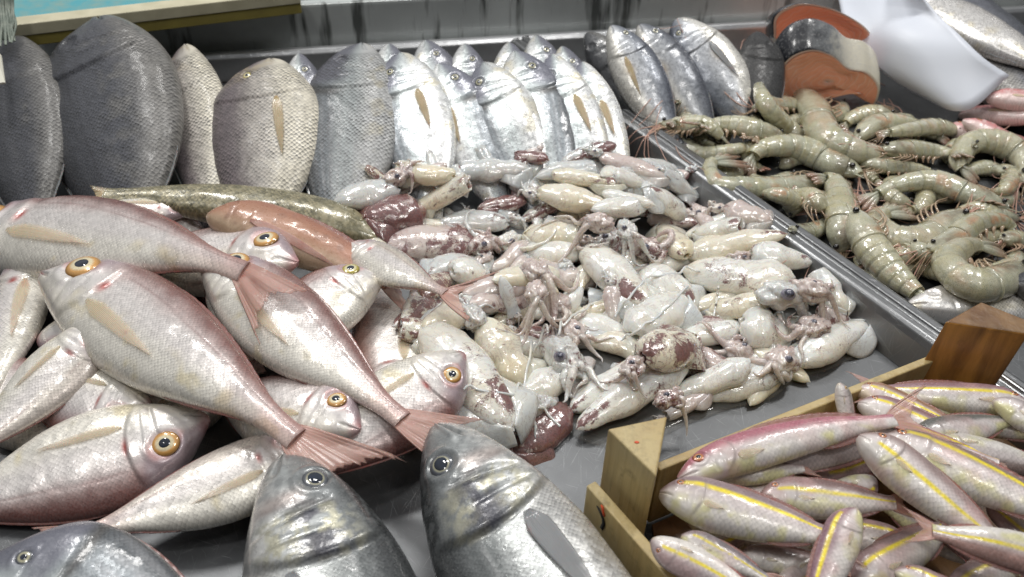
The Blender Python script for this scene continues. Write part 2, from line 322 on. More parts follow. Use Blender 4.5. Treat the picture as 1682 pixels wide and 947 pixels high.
        if st is not None:
            c = lerp(c, (.95, .76, .0), np.exp(-((v-st+.1*u)/.115)**4)*ss(.10, .13, u)*ss(.28, .42, n2+.12)*(1-.25*ss(.5, .62, n1))*.98)
        c = lerp(c, (.35, .22, .20), ss(.06, 0, u)*.5)
        c = lerp(c, (.5, .42, .40), .5*ss(.02, .0, np.abs(u-gx))*ss(.8, .4, np.abs(v)))
    elif sp == 'orange':
        c[:] = (.56, .40, .26); c = lerp(c, (.42, .19, .10), ss(-.8, .0, vv)); c = lerp(c, (.36, .13, .07), ss(.2, .9, vv)); c = lerp(c, (.22, .10, .06), .5*ss(.55, .75, n1)); c = lerp(c, (.62, .30, .24), .6*ss(.6, 1, u))
    elif sp == 'olive':
        c[:] = (.30, .26, .14); c = lerp(c, (.135, .12, .05), ss(.35, .6, n2)); c = lerp(c, (.42, .38, .24), .7*ss(.55, .7, fbm(P3*110, sd+9)))
    elif sp == 'mullet':
        c[:] = (.78, .60, .57); c = lerp(c, (.66, .24, .24), ss(-.5, .2, vv+.4*(n2-.5))); c = lerp(c, (.42, .20, .17), ss(.3, .9, vv)); c = lerp(c, (.8, .72, .68), .5*ss(.5, .7, n2))
    elif sp == 'pale':
        c[:] = (.83, .81, .78); c = lerp(c, (.72, .69, .66), ss(-.3, .6, vv)); c = lerp(c, (.45, .42, .42), ss(.6, 1., vv)*.7); c = lerp(c, (.80, .68, .40), .5*ss(.5, .75, n1)*ss(.3, -.6, v))
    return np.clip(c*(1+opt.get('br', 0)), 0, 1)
NF = [0]
def fish(name, label, n_px, t_px, width, sp='pandora', prof='pandora', dorsal=1, bend=0., up=(0, -.25, 1), z=None, mat=None, iris=M_GOLD, hi=False, tail=1., tsplay=.55, tfork=.45, tang=0.,
         pec=.3, fin=M_FINP, pecm=M_FINY, sink=.003, eye=True, group=None, cat='fish', dfin=.012, opt={}, tbend=0., slim=1., eyes=1., gr=1., mouth=True, belly=0., tdrop=.0, dz=(0, 0), psc=.56):
    width = width*(1.0 if sp == 'goat' else 1); NF[0] += 1; sd = NF[0]; pr = PROF[prof]; N, K = (170, 112) if hi else (90, 64)
    L = 1.0
    # width (px) -> depth ratio, measured across the axis in the picture at mid length
    a = gp(*n_px, .03); b = gp(*t_px, .03)
    if z is not None: a = gp(*n_px, z[0]); b = gp(*t_px, z[1])
    X = b-a; D = np.linalg.norm(X); X = X/D; upv = np.array(up, float); Z = upv-X*np.dot(upv, X); Z /= np.linalg.norm(Z); Y = np.cross(Z, X); mid = (a*.6+b*.4)
    yp = np.array([np.dot(Y, CR), np.dot(Y, CU)]); xp = np.array([np.dot(X, CR), np.dot(X, CU)]); xp /= np.linalg.norm(xp)+1e-9
    perp = abs(yp[0]*xp[1]-yp[1]*xp[0]); zp = np.array([np.dot(Z, CR), np.dot(Z, CU)]); pz = abs(zp[0]*xp[1]-zp[1]*xp[0])
    kt = slim*{'pandora': .22, 'bream': .2, 'bass': .29, 'goat': .33}[prof]; DR = width/pxm(mid)/max(np.hypot(perp, 2*kt*pz), .35)/D; DR = min(DR, .31 if prof == 'goat' else .62)
    t = 1-(1-np.linspace(0, 1, N))**1.0; t = t**1.35; ang = np.linspace(0, 2*pi, K, endpoint=False)
    u = t[:, None]+0*ang[None, :]; tp = crv(pr['x'], pr['t'], t)*DR; bt = crv(pr['x'], pr['b'], t)*DR; wd = crv(pr['x'], pr['w'], t)*DR*kt
    tp[0] *= .3; bt[0] *= .3; wd[0] *= .3
    yc = (tp+bt)/2; hy = (tp-bt)/2; v = np.sin(ang)[None, :]+0*u
    y = yc[:, None]+hy[:, None]*v; cz = np.cos(ang)[None, :]; prof_z = np.sign(cz)*np.abs(cz)**.85
    zz = wd[:, None]*prof_z*(1-.10*v)
    sg = np.sign(cz); ug = pr['gill']; k0 = DR/.38
    gx = ug-.05*v*v+.012*v
    A = .0085*gr
    disp = A*ss(gx+.006, gx-.008, u)*ss(1., .75, np.abs(v))*ss(.0, .12, u)                 # gill cover step
    disp -= .0045*gr*np.exp(-((u-(ug-.105-.02*v))/.007)**2)*ss(.75, .45, np.abs(v+.15))        # cheek crease
    disp -= .0030*gr*np.exp(-((u-(ug-.055))/.005)**2)*ss(.6, .3, np.abs(v+.25))
    mx, my = .085, -.33; tt_ = np.clip(u/mx, 0, 1); mv = -.18+(my+.10)*tt_
    if mouth: disp -= .008*np.exp(-((v-mv)/.07)**2)*ss(mx, mx*.75, u)*gr
    if mouth: disp += .0035*np.exp(-((v-mv-.22)/.12)**2)*ss(mx+.01, mx*.7, u)*gr
    ex, ev, er = pr['eye']; er *= eyes; iy = crv(t, yc, ex)+crv(t, hy, ex)*ev*1.0
    rr = np.sqrt((u-ex)**2+(y-iy)**2)
    disp += .004*np.exp(-((rr-er*1.35)/(er*.28))**2)-.006*ss(er*1.15, er*.7, rr)
    disp -= .0012*np.exp(-((v-(.60-.18*u))/.03)**2)*ss(ug, ug+.03, u)
    nz = fbm(np.stack([u*9, y*9, sg*3+0*u], -1), sd)-.5
    zz = zz+sg*(disp*ss(0, .35, np.abs(cz))+.010*nz*ss(0.0, .3, np.abs(cz))*np.minimum(1, u*6+.1))
    def dfm(x, y_, z_):
        x = np.asarray(x, float); yb = bend*4*x*(1-np.minimum(x, 1.0))-bend*4*np.maximum(x-1, 0)*1.0+tbend*np.maximum(x-.72, 0)**2*6
        zb = -tdrop*np.maximum(x-.8, 0)**1.5*2
        return np.stack([x, y_*dorsal+yb, z_+zb], -1)
    V = dfm(u, y, zz).reshape(-1, 3)
    P3 = np.stack([u*1.0, y, zz], -1)*4+sd*7.3
    P3 = P3*.25*D*4
    c = pigment(sp, u, v, P3, sd, ug, opt)
    mo = .17 if sp in ('dark', 'grey') or (mat is M_DARK) else 0; msk = ss(gx-.02-mo, gx+.02-mo, u)*.9+.1*ss(ug-.12, ug-.1, u)
    uvm = np.stack([u*D, y*D], -1)
    Wd, aw, M, s = rest(n_px, t_px, 1.0, V, up, z, sink, dz=dz)
    tr = thing(name, label, cat, aw+M@np.array([.4, 0, 0])-np.array([0, 0, .0]), group)
    F = grid_faces(N, K, True, dorsal < 0).tolist(); cap = [(N-1)*K+j for j in range(K)]; F.append(cap[::-1] if dorsal > 0 else cap); c0 = list(range(K)); F.append(c0 if dorsal > 0 else c0[::-1])
    F = [f[::-1] for f in F]
    mat = mat or M_PINK
    mesh('body', Wd, F, mat, tr, pig=c.reshape(-1, 3), att={'scl': msk.reshape(-1)}, uv=uvm.reshape(-1, 2))
    stamp(Wd)
    tw = lambda P: aw+np.asarray(P)@M.T
    def zs(x, yy):
        x = np.asarray(x, float)+0*np.asarray(yy, float); yy = np.asarray(yy, float)+0*x; q = np.clip((yy-np.interp(x, t, yc))/np.interp(x, t, hy), -.97, .97); ja = (np.arcsin(q)/(2*pi)*K) % K
        ii = np.interp(x, t, np.arange(N)); i0 = np.clip(ii.astype(int), 0, N-2); fi = ii-i0; j0 = ja.astype(int) % K; fj = ja-ja.astype(int); j1 = (j0+1) % K
        return (zz[i0, j0]*(1-fj)+zz[i0, j1]*fj)*(1-fi)+(zz[i0+1, j0]*(1-fj)+zz[i0+1, j1]*fj)*fi
    def sheet(nm, x, yy, z_, th, m, uvx, uvy):
        G = tw(dfm(x, yy, z_).reshape(-1, 3)).reshape(x.shape+(3,)); Vv, Ff = slab(G, th)
        uvv = np.stack([uvx.ravel(), uvy.ravel()], -1); return mesh(nm, Vv, Ff, m, tr, uv=np.concatenate([uvv, uvv]))
    if eye:
        ez = zs(ex, iy)+.002; X_, Y_, Z_ = (M[:, 0]/s, M[:, 1]/s, M[:, 2]/s)
        slope = (zs(ex, iy+.02)-zs(ex, iy-.02))/.04*dorsal; slx = (zs(ex+.02, iy)-zs(ex-.02, iy))/.04
        Zt = Z_-Y_*slope*.8-X_*slx*.5; Zt /= np.linalg.norm(Zt); Xt = X_-Zt*np.dot(X_, Zt); Xt /= np.linalg.norm(Xt); Yt = np.cross(Zt, Xt)
        C = tw(dfm(np.array(ex), np.array(iy), np.array(ez)))-Zt*s*.0035
        Vv, Ff = dome(C, Xt, Yt, Zt, er*s*1.02, er*s*.94, er*s*.30, 14, 28)
        uvr = np.repeat(np.sin(np.linspace(0, pi/2, 14)), 28); e_ = mesh('eye', Vv, Ff, iris, tr, uv=np.stack([uvr, uvr*0], -1))
        Vv, Ff = dome(C+Zt*er*s*.13, Xt, Yt, Zt, er*s*psc, er*s*psc*.9, er*s*.21, 10, 24); sub(e_, 'pupil', Vv, Ff, M_PUPIL, tr.location)
    if tail:
        ph = hy[-1]; tl = .24*tail; r = np.linspace(0, 1, 16)[:, None]; j = np.linspace(-1, 1, 41)[None, :]; sp_ = tsplay*tl
        rag = 1+.07*(vn(np.stack([j*9+sd, j*0, j*0], -1), sd)-.5)
        rag = rag*(1-.13*vn(np.stack([j*22+sd, j*0, j*0], -1), sd+1)*(np.abs(j) < .98)); x = .975+tl*r*(1-tfork*(1-np.abs(j)**1.2))*rag; yy = yc[-1]+j*(ph*.95+(sp_-ph)*r**.85)
        ca, sa = cos(tang), sin(tang); xr = .975+(x-.975)*ca-(yy-yc[-1])*sa*r; yr = yc[-1]+(yy-yc[-1])*ca+(x-.975)*sa
        zz2 = .0015*np.sin(j*42)*r+.012*(vn(np.stack([r*2+0*j, j*3+0*r, 0*r*j], -1), sd+3)-.5)*r
        sheet('tail_fin', xr, yr*1., zz2, (.0004+.0012*(1-r))+0*j, fin, r+0*j, j+0*r)
    if pec:
        r = np.linspace(0, 1, 14)[:, None]; j = np.linspace(-1, 1, 13)[None, :]; hw = .024*(1-r)**.8*(.45+.55*ss(0, .15, r))+.0006
        x = ug+.005+pec*r*(1-.18*(1-j)*.5)+0*j; yb0 = np.interp(ug, t, yc)-.30*np.interp(ug, t, hy)
        yy = yb0-.10*pec*r+j*hw*(.5+.9*r**.5)*1.2; zf = zs(np.clip(x, 0, 1), yy)+.004+.004*r+.0006*np.sin(j*22)
        sheet('pectoral_fin', x, yy, zf, .0007+0*r*j, pecm, r+0*j, j+0*r)
    if dfin:
        for nm, u0, u1, top, hh in (('dorsal_fin', .33, .86, 1, dfin), ('anal_fin', .62, .86, -1, dfin*.8)):
            x0 = np.linspace(u0, u1, 44)[None, :]; r = np.linspace(0, 1, 5)[:, None]; base = np.interp(x0, t, tp if top > 0 else bt)
            f_ = np.sin(np.linspace(0, pi, 44))[None, :]**.4*(1+.05*np.sin(np.arange(44)*2.1)[None, :])
            sheet(nm, x0+hh*.8*r, base-top*.006+top*hh*f_*r, .0008*np.sin(x0*160)*r, .0006+0*r*x0, M_RIDGE if fin is M_FINP else fin, r+0*x0, x0*3+0*r)
    return tr

# ------------------------------------------------------------------ setting
def steel(name, col=(.36, .37, .38), rough=.36, stain=0.):
    T = NT(name); o = T.obj(); acc = None
    for k, (rot, sc, mu) in enumerate(((.3, 26, 30), (1.1, 30, 34), (2.0, 24, 40), (2.6, 34, 26), (.8, 50, 20), (1.6, 18, 50))):
        n = T.noise(T.mapv(T.mapv(o, (1, 1, 1), (0, 0, rot)), (1, mu, 1)), sc, 2, .6); q = T.ramp(n, (.66, 0.), (.72, 1.))
        acc = q if acc is None else T.math('MAXIMUM', acc, q)
    cl = T.noise(o, 9, 4); c = T.mix(T.ramp(cl, (.35, 0.), (.7, 1.)), tuple(x*.88 for x in col), tuple(min(1, x*1.15) for x in col))
    c = T.mix(T.math('MULTIPLY', acc, .24), c, (.5, .51, .52))
    if stain:
        st = T.noise(T.mapv(o, (1, 1, .12)), 38, 4, .6); c = T.mix(T.math('MULTIPLY', T.ramp(st, (.56, 0.), (.66, 1.)), stain), c, (.05, .055, .05))
    drop = T.noise(o, 55, 2); r = T.math('ADD', T.math('MULTIPLY', T.ramp(drop, (.35, 0.), (.7, 1.)), .05), rough-.02)
    b = T.bump(acc, .25, .0002); b = T.bump(T.noise(o, 18, 3), .2, .002, b)
    return T.set(Base_Color=c, Metallic=.35 if stain else .8, Roughness=r, Normal=b)
M_FLOOR = steel('scratched_steel', (.145, .15, .155), .42); M_RIM = steel('rim_steel', (.26, .265, .27), .3); M_PANEL = steel('stained_steel', (.62, .65, .64), .38, .85); M_RIMB = steel('back_rim_steel', (.62, .63, .64), .3)
M_GROUND = simple('maroon_floor', (.045, .012, .012), .7, nz=.6, sc=6, dark=(.02, .01, .01))
def prism(pts, d, prof, m, name, label, cat, ln, n=2):
    """extrude a profile (across, z) along a floor direction"""
    a = pts; dn = np.array([d[1], -d[0], 0]); V = []
    for s in np.linspace(0, ln, n):
        for (q, z) in prof: V.append(a+d*s+dn*q+np.array([0, 0, z]))
    k = len(prof); F = grid_faces(n, k, True).tolist(); F.append(list(range(k))); F.append([(n-1)*k+j for j in range(k)][::-1])
    o = mesh(name, V, F, m, None, smooth=False); o['label'] = label; o['category'] = cat
    b = o.modifiers.new('b', 'BEVEL'); b.width = .0012; b.segments = 2; return o
RZ = .03
ra, rb = gp(1015, 192, RZ), gp(1530, 562, RZ); dv = rb-ra; dv[2] = 0; dvl = np.linalg.norm(dv); dv /= dvl; dn = np.array([dv[1], -dv[0], 0])
if dn[0] < 0: dn = -dn
ba, bb = gp(340, 96, RZ), gp(1262, 42, RZ); db = bb-ba; db[2] = 0; db /= np.linalg.norm(db); bn = np.array([-db[1], db[0], 0])   # bn points away
# corner where the rim meets the back rim
tt = np.linalg.solve(np.array([[dv[0], -db[0]], [dv[1], -db[1]]]), (ba-ra)[:2]); corner = ra+dv*tt[0]; corner[2] = 0
far = lambda p, d, l: p+d*l
g = mesh('floor', [(-6, -3, -.9), (6, -3, -.9), (6, 8, -.9), (-6, 8, -.9)], [[0, 1, 2, 3]], M_GROUND, kind='structure')
def poly(name, P, z0, th, m, label, cat):
    P = [np.array([p[0], p[1], z0]) for p in P]; n = len(P); V = P+[p-np.array([0, 0, th]) for p in P]
    ar = sum(P[i][0]*P[(i+1) % n][1]-P[(i+1) % n][0]*P[i][1] for i in range(n)); F = [list(range(n)) if ar > 0 else list(range(n))[::-1], list(range(n, 2*n))[::-1] if ar > 0 else list(range(n, 2*n))]
    for i in range(n): F.append([i, (i+1) % n, n+(i+1) % n, n+i][::-1] if ar > 0 else [i, (i+1) % n, n+(i+1) % n, n+i])
    o = mesh(name, V, F, m, smooth=False); o['label'] = label; o['category'] = cat; return o
front = lambda p: p+dv*((-.3-p[1])/dv[1])
cl_ = corner-dn*.012; c_r = corner+dn*.036
poly('steel_tray', [cl_, front(cl_), np.array([-1.2, -.3, 0]), (ba-db*1.1)-bn*.01], 0, .003, M_FLOOR, 'scratched steel tray floor under the squid and the pink fish', 'tray')
poly('steel_tray', [c_r, front(c_r), np.array([1.9, -.3, 0]), corner+db*1.4-bn*.01], 0, .003, M_FLOOR, 'steel tray floor under the green shrimps at the right', 'tray')
Z = np.array([0, 0, 1.])
P_R = [(-.012, -.002), (-.003, .024), (0, .0295), (.0025, .031), (.009, .031), (.011, .0275), (.0145, .0275), (.0165, .031), (.023, .031), (.0255, .0295), (.028, .024), (.036, -.002)]
P_R = [(q if np.dot(np.array([dv[1], -dv[0], 0]), dn) > 0 else -q, z) for q, z in P_R]
prism(corner-dv*.0, dv, P_R, M_RIM, 'tray_rim', 'grooved steel rim running diagonally between squid and shrimps', 'rim', 1.9)
P_B = [(0, -.002), (.004, .026), (.008, .031), (.016, .031), (.020, .026), (.024, -.002)]
sgn = 1 if np.dot(np.array([db[1], -db[0], 0]), bn) > 0 else -1
ob = ba-db*1.1; ob[2] = 0
prism(ob, db, [(sgn*q, z) for q, z in P_B], M_RIMB, 'tray_rim', 'bright rolled steel rim along the back behind the silver fish', 'rim', 3.2)
PH = .077
P_W = [(.026, -.03), (.030, PH-.004), (.031, PH), (.044, PH), (.046, PH-.003), (.046, -.03)]
prism(ob, db, [(sgn*q, z) for q, z in P_W], M_PANEL, 'steel_backboard', 'stained grey steel upstand with dark drip marks behind the trays', 'panel', 3.2)
# rough collision for rims
for s in np.linspace(0, 1.6, 600):
    for q in np.linspace(-.004, .028, 12):
        P = corner+dv*s+dn*q; i, j = cells(P[None]); HM[i, j] = np.maximum(HM[i, j], .031)

# painted plank across the top left
M_TURQ = simple('turquoise_paint', (.08, .36, .42), .5, nz=.9, sc=55, dark=(.26, .36, .30), bump=.4)
M_CREAM = simple('weathered_cream_wood', (.62, .58, .42), .55, nz=.7, sc=40, dark=(.45, .42, .28), bump=.3)
M_YELW = simple('wet_yellow_wood', (.36, .30, .08), .4, nz=.6, sc=30, dark=(.18, .15, .05), bump=.3)
def plank(P1, P2, depth, t1, t2):
    d = P2-P1; d /= np.linalg.norm(d); n = np.cross(Z, d); n /= np.linalg.norm(n)
    r = thing('painted_board', 'cream board with turquoise painted top lying over the back of the tray', 'board', P1)
    def bx(nm, y0, y1, z0, z1, m):
        c8 = [P1+n*y0+Z*z0, P2+n*y0+Z*z0, P2+n*y1+Z*z0, P1+n*y1+Z*z0, P1+n*y0+Z*z1, P2+n*y0+Z*z1, P2+n*y1+Z*z1, P1+n*y1+Z*z1]; box_mesh(nm, c8, m, r, .001)
    bx('lower_batten', 0, depth*.3, -t1-t2, -t1, M_YELW); bx('edge_strip', -.0015, .020, -t1+.0002, .001, M_CREAM); bx('painted_top', .0206, depth, -t1+.001, .0005, M_TURQ)
pa, pb = gp(18, 42, .105), gp(492, -12, .105)
plank(pa, pb, .12, .012, .012)
# bundle of pale twine hanging at the far left
M_TWINE = simple('grey_twine', (.30, .33, .28), .7, nz=.8, sc=120, dark=(.10, .14, .12))
tr = thing('twine_bundle', 'frayed grey green twine hanging at the far left edge', 'twine', gp(8, 30, .12))
for k in range(26):
    x = -10+k*1.35; pts = [gp(x+rng.normal()*2, -30, .15), gp(x+rng.normal()*2, 10, .13), gp(x+rng.normal()*3, 40, .12), gp(x+rng.normal()*3, 66+rng.normal()*5, .11)]
    Vv, Ff = tube(smooth_path(pts, 12), .0011, 6); mesh('strand', Vv, Ff, M_TWINE, tr)
Vv = [gp(-6, 88, .11), gp(2, 90, .11), gp(9, 138, .10), gp(-6, 140, .10)]
G = np.array([[gp(-8, 86, .11), gp(2, 90, .11)], [gp(-8, 138, .10), gp(9, 136, .10)]]); Vv, Ff = slab(G, .002)
o = mesh('plastic_tag', Vv, Ff, simple('cream_plastic', (.7, .68, .58), .4), None, smooth=False); o['label'] = 'small cream plastic tag at the left edge over the dark fish'; o['category'] = 'tag'

# ------------------------------------------------------------------ back row fish (heads up against the rim)
U = (0, -.75, .66); K_ = dict(up=U, group='fish stood in a row along the back rim', pecm=M_FING, fin=M_FING, iris=M_GREYI)
KB = dict(K_, pec=.22, sp='bream', prof='bream', mat=M_BREAM)
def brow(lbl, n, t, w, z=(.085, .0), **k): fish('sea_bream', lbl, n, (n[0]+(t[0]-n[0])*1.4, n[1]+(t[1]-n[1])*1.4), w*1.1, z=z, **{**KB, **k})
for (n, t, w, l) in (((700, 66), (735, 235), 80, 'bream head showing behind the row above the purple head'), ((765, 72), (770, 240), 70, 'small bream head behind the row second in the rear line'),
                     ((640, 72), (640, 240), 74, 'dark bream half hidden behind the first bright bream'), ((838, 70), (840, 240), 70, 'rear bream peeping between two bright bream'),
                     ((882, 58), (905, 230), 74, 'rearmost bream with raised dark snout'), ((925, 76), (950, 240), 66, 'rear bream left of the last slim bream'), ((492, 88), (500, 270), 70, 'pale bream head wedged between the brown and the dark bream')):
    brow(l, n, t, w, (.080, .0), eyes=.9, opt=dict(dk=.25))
fish('dark_bream', 'very dark large fish cut off by the left edge', (22, 62), (62, 420), 158, 'dark', 'bream', dorsal=-1, z=(.095, .0), mat=M_DARK, eye=False, pec=0, mouth=False, gr=.5, opt=dict(br=-.45), **K_)
fish('dark_bream', 'biggest dark blue grey fish, second from left in the back row', (158, 32), (228, 440), 236, 'dark', 'bream', dorsal=-1, z=(.105, .0), mat=M_DARK, hi=True, eye=False, pec=0, mouth=True, gr=1.2, opt=dict(br=-.32), **K_)
fish('grey_bream', 'narrow grey fish showing between the biggest dark fish and the brown bream', (303, 74), (352, 400), 110, 'grey', 'bream', dorsal=-1, z=(.085, .0), mat=M_DARK, eye=False, pec=0, **K_)
fish('brown_bream', 'brownish grey bream with long amber pectoral fin', (442, 98), (428, 420), 186, 'grey', 'bream', dorsal=-1, z=(.085, .0), mat=M_DARK, hi=True, **{**K_, 'pecm': M_FINO, 'iris': M_YEL}, opt=dict(br=.05), eyes=.8)
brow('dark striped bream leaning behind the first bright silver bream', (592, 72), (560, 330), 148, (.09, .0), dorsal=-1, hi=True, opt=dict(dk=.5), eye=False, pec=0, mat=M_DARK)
brow('bright silver bream with dark nape spot, first of the bright ones', (655, 88), (700, 300), 124, (.088, .006), dorsal=-1, hi=True, pecm=M_FINO, opt=dict(br=.1))
brow('pale bellied bream with wide yellowish fin left of the purple head', (722, 104), (806, 300), 92, (.084, .004), dorsal=1, pecm=M_FINO, opt=dict(br=.1))
brow('purple headed bream with long scaly grey flank', (792, 104), (866, 300), 112, (.086, .006), dorsal=-1, hi=True, pec=0, opt=dict(dk=.05))
brow('bluish silver bream with turned dark head, centre of the row', (848, 84), (912, 300), 108, (.09, .006), dorsal=1, hi=True, pecm=M_FINO)
brow('white flanked bream beside the slim last bream', (905, 90), (972, 300), 92, (.09, .004), dorsal=-1, hi=True, pecm=M_FINO, opt=dict(br=.12))
brow('slim silver bream, last of the row before the dark sea bass', (955, 102), (1008, 300), 78, (.082, .002), dorsal=-1, pecm=M_FINO, opt=dict(br=.1))
KU = dict(K_, sp='ubass', prof='bass', mat=M_BREAM)
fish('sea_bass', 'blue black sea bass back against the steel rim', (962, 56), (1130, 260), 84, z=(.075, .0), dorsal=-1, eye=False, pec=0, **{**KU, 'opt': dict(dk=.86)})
fish('sea_bass', 'grey sea bass with big head, right one of the bass group', (1108, 34), (1248, 230), 108, z=(.085, .0), dorsal=-1, hi=True, **KU)
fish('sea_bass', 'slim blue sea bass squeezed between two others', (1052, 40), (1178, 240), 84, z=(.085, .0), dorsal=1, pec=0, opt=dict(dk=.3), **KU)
fish('sea_bass', 'cream bellied sea bass with tawny fin spot, left of the bass group', (1006, 42), (1112, 240), 82, z=(.095, .012), dorsal=1, hi=True, **{**KU, 'pecm': M_FINO})
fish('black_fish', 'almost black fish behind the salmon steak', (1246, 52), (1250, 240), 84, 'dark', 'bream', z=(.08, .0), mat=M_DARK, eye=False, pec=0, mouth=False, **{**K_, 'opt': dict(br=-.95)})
fish('large_grey_fish', 'large grey scaled fish at the top right corner', (1500, -30), (1790, 250), 170, 'dark', 'bass', z=(.03, .03), up=(0, -.3, 1), dorsal=1, mat=M_DARK, eye=False, pec=0, opt=dict(br=.6), fin=M_FING)
fish('pale_fish', 'long pale cream fish lying on the grey one at top right', (1460, -20), (1760, 128), 88, 'pale', 'bass', z=(.075, .065), up=(0, -.3, 1), dorsal=1, mat=M_BREAM, eye=False, pec=0, opt=dict(br=-.05), fin=M_FING)

# ------------------------------------------------------------------ salmon steaks
def salmon_mat():
    T = NT('salmon_flesh'); uv = T.n('ShaderNodeTexCoord').outputs['UV']; n = T.noise(uv, 2.4, 2)
    d = T.n('ShaderNodeVectorMath', operation='LENGTH'); off = T.mapv(uv, (1, 1.7, 1)); T.l(off, d.inputs[0])
    r = T.math('SINE', T.math('MULTIPLY', T.math('ADD', d.outputs['Value'], T.math('MULTIPLY', n, .5)), 74)); l = T.ramp(r, (.6, 0.), (1., 1.))
    c = T.mix(T.math('MULTIPLY', l, .32), (.95, .40, .24), (.95, .68, .55)); c = T.mix(T.ramp(T.noise(uv, 6, 3), (.5, 0.), (.75, .3)), c, (.70, .22, .10))
    c = T.mix(T.ramp(d.outputs['Value'], (.03, .8), (.10, 0.)), c, (.75, .45, .36))
    b = T.bump(r, .12, .0008)
    return T.set(Base_Color=c, Roughness=.3, Coat_Weight=.6, Coat_Roughness=.12, Subsurface_Weight=.2, Subsurface_Scale=.004, Normal=b)
def salmon_skin():
    T = NT('salmon_skin'); uv = T.n('ShaderNodeTexCoord').outputs['UV']; s = T.n('ShaderNodeSeparateXYZ'); T.l(uv, s.inputs[0]); n = T.noise(T.obj(), 90, 4); m = T.noise(T.obj(), 420, 3)
    f = T.math('ADD', s.outputs[0], T.math('MULTIPLY', T.math('SUBTRACT', n, .5), .35)); c = T.ramp(f, (.0, (.012, .014, .02)), (.40, (.022, .024, .03)), (.56, (.20, .21, .22)), (.72, (.66, .63, .54)), (1., (.80, .75, .60)))
    c = T.mix(T.math('MULTIPLY', T.ramp(m, (.55, 0.), (.65, 1.)), .3), c, (.5, .5, .5))
    return T.set(Base_Color=c, Roughness=.3, Metallic=.1, Coat_Weight=.7, Coat_Roughness=.12, Normal=T.bump(m, .5, .0008))
M_SAL, M_SSK, M_FAT = salmon_mat(), salmon_skin(), simple('pale_fat', (.82, .68, .55), .35, coat=.5)
def steak(label, out, y0, thick, zoff=0, cen=None, tilt=(0, 1, 0)):
    """out: outline pixels of the cut face (clockwise from the left foot), lifted onto an upright plane standing at depth y0"""
    P = []
    for (x, y) in out:
        d = gp(x, y, 0)-CAMP; t = (y0-CAMP[1])/d[1]; P.append(CAMP+d*t)
    P = smooth_path(P+[P[0]], 97)[:-1]; n = len(P); ext = np.array(tilt, float)*thick; C = P.mean(0) if cen is None else cen
    r = thing('salmon_steak', label, 'salmon', [C[0], C[1], max(P[:, 2].min(), 0)])
    rows = []; 
    for k, (f, sc) in enumerate(((0, .965), (.015, .985), (.06, 1.), (.5, 1.02), (.94, 1.), (.985, .985), (1, .965))): rows.append(C+(P-C)*sc+ext*f)
    V = np.concatenate(rows); F = grid_faces(7, n, True); ang = np.linspace(0, 1, n)
    mesh('skin', V, F, M_SSK, r, uv=np.stack([np.tile(np.clip(ang*1.85, 0, 1), 7), np.repeat(np.arange(7), n)/7], -1))
    for nm, f in (('cut_face', -.006), ('back_face', 1.006)):
        rings = [C+(P-C)*q+ext*f+np.array([0, -.0022*math.sin(q*9) if f < 0 else 0, 0]) for q in (.935, .8, .6, .4, .2, .02)]; V = np.concatenate(rings); F = grid_faces(6, n, True)
        mesh(nm, V, F, M_SAL, r, uv=(V-C)[:, [0, 2]]*11)
        rings = [C+(P-C)*q+ext*f*.5 for q in (.97, .93)]; V = np.concatenate(rings); mesh('fat_rim', V, grid_faces(2, n, True), M_FAT, r)
    return r
ys = gp(1330, 166, 0)[1]
steak('salmon steak showing orange flesh at the top, behind the skin band', [(1268, 60), (1272, 24), (1302, 6), (1350, 8), (1392, 24), (1430, 52), (1448, 100), (1440, 130), (1410, 110), (1350, 90), (1290, 80)], ys+.06, .05, tilt=(.1, .9, -.45))
steak('thick salmon steak with black to cream skin and orange cut face', [(1274, 158), (1276, 118), (1300, 90), (1330, 80), (1368, 90), (1396, 112), (1424, 118), (1446, 148), (1437, 172), (1422, 156), (1400, 154), (1355, 164), (1310, 172)], ys-.012, .040, tilt=(-.05, .72, .62))

# ------------------------------------------------------------------ curved white plastic sheet
M_PLAS = simple('white_plastic', (.78, .82, .90), .4, coat=.0, nz=.2, sc=14, dark=(.68, .73, .84), bump=.15)
cols = []
L_ = [(1380, -50, .03), (1378, 0, .055), (1400, 60, .05), (1452, 118, .03), (1500, 150, .018)]
Mi = [(1450, -50, .09), (1460, 10, .084), (1505, 70, .074), (1545, 125, .052), (1588, 181, .030)]
Ri = [(1490, -40, .13), (1522, 5, .105), (1570, 52, .09), (1615, 95, .075), (1657, 124, .06)]
A_, B_, C_ = [smooth_path([gp(*q) for q in k], 24) for k in (L_, Mi, Ri)]
G = np.array([smooth_path([A_[i], B_[i], C_[i]], 20) for i in range(24)]); Vv, Ff = slab(G, .003)
o = mesh('plastic_sheet', Vv, Ff, M_PLAS); o['label'] = 'curved translucent white plastic sheet right of the salmon'; o['category'] = 'plastic sheet'
M_DROP = simple('water', (.9, .93, .95), .02, Transmission_Weight=1., IOR=1.33)

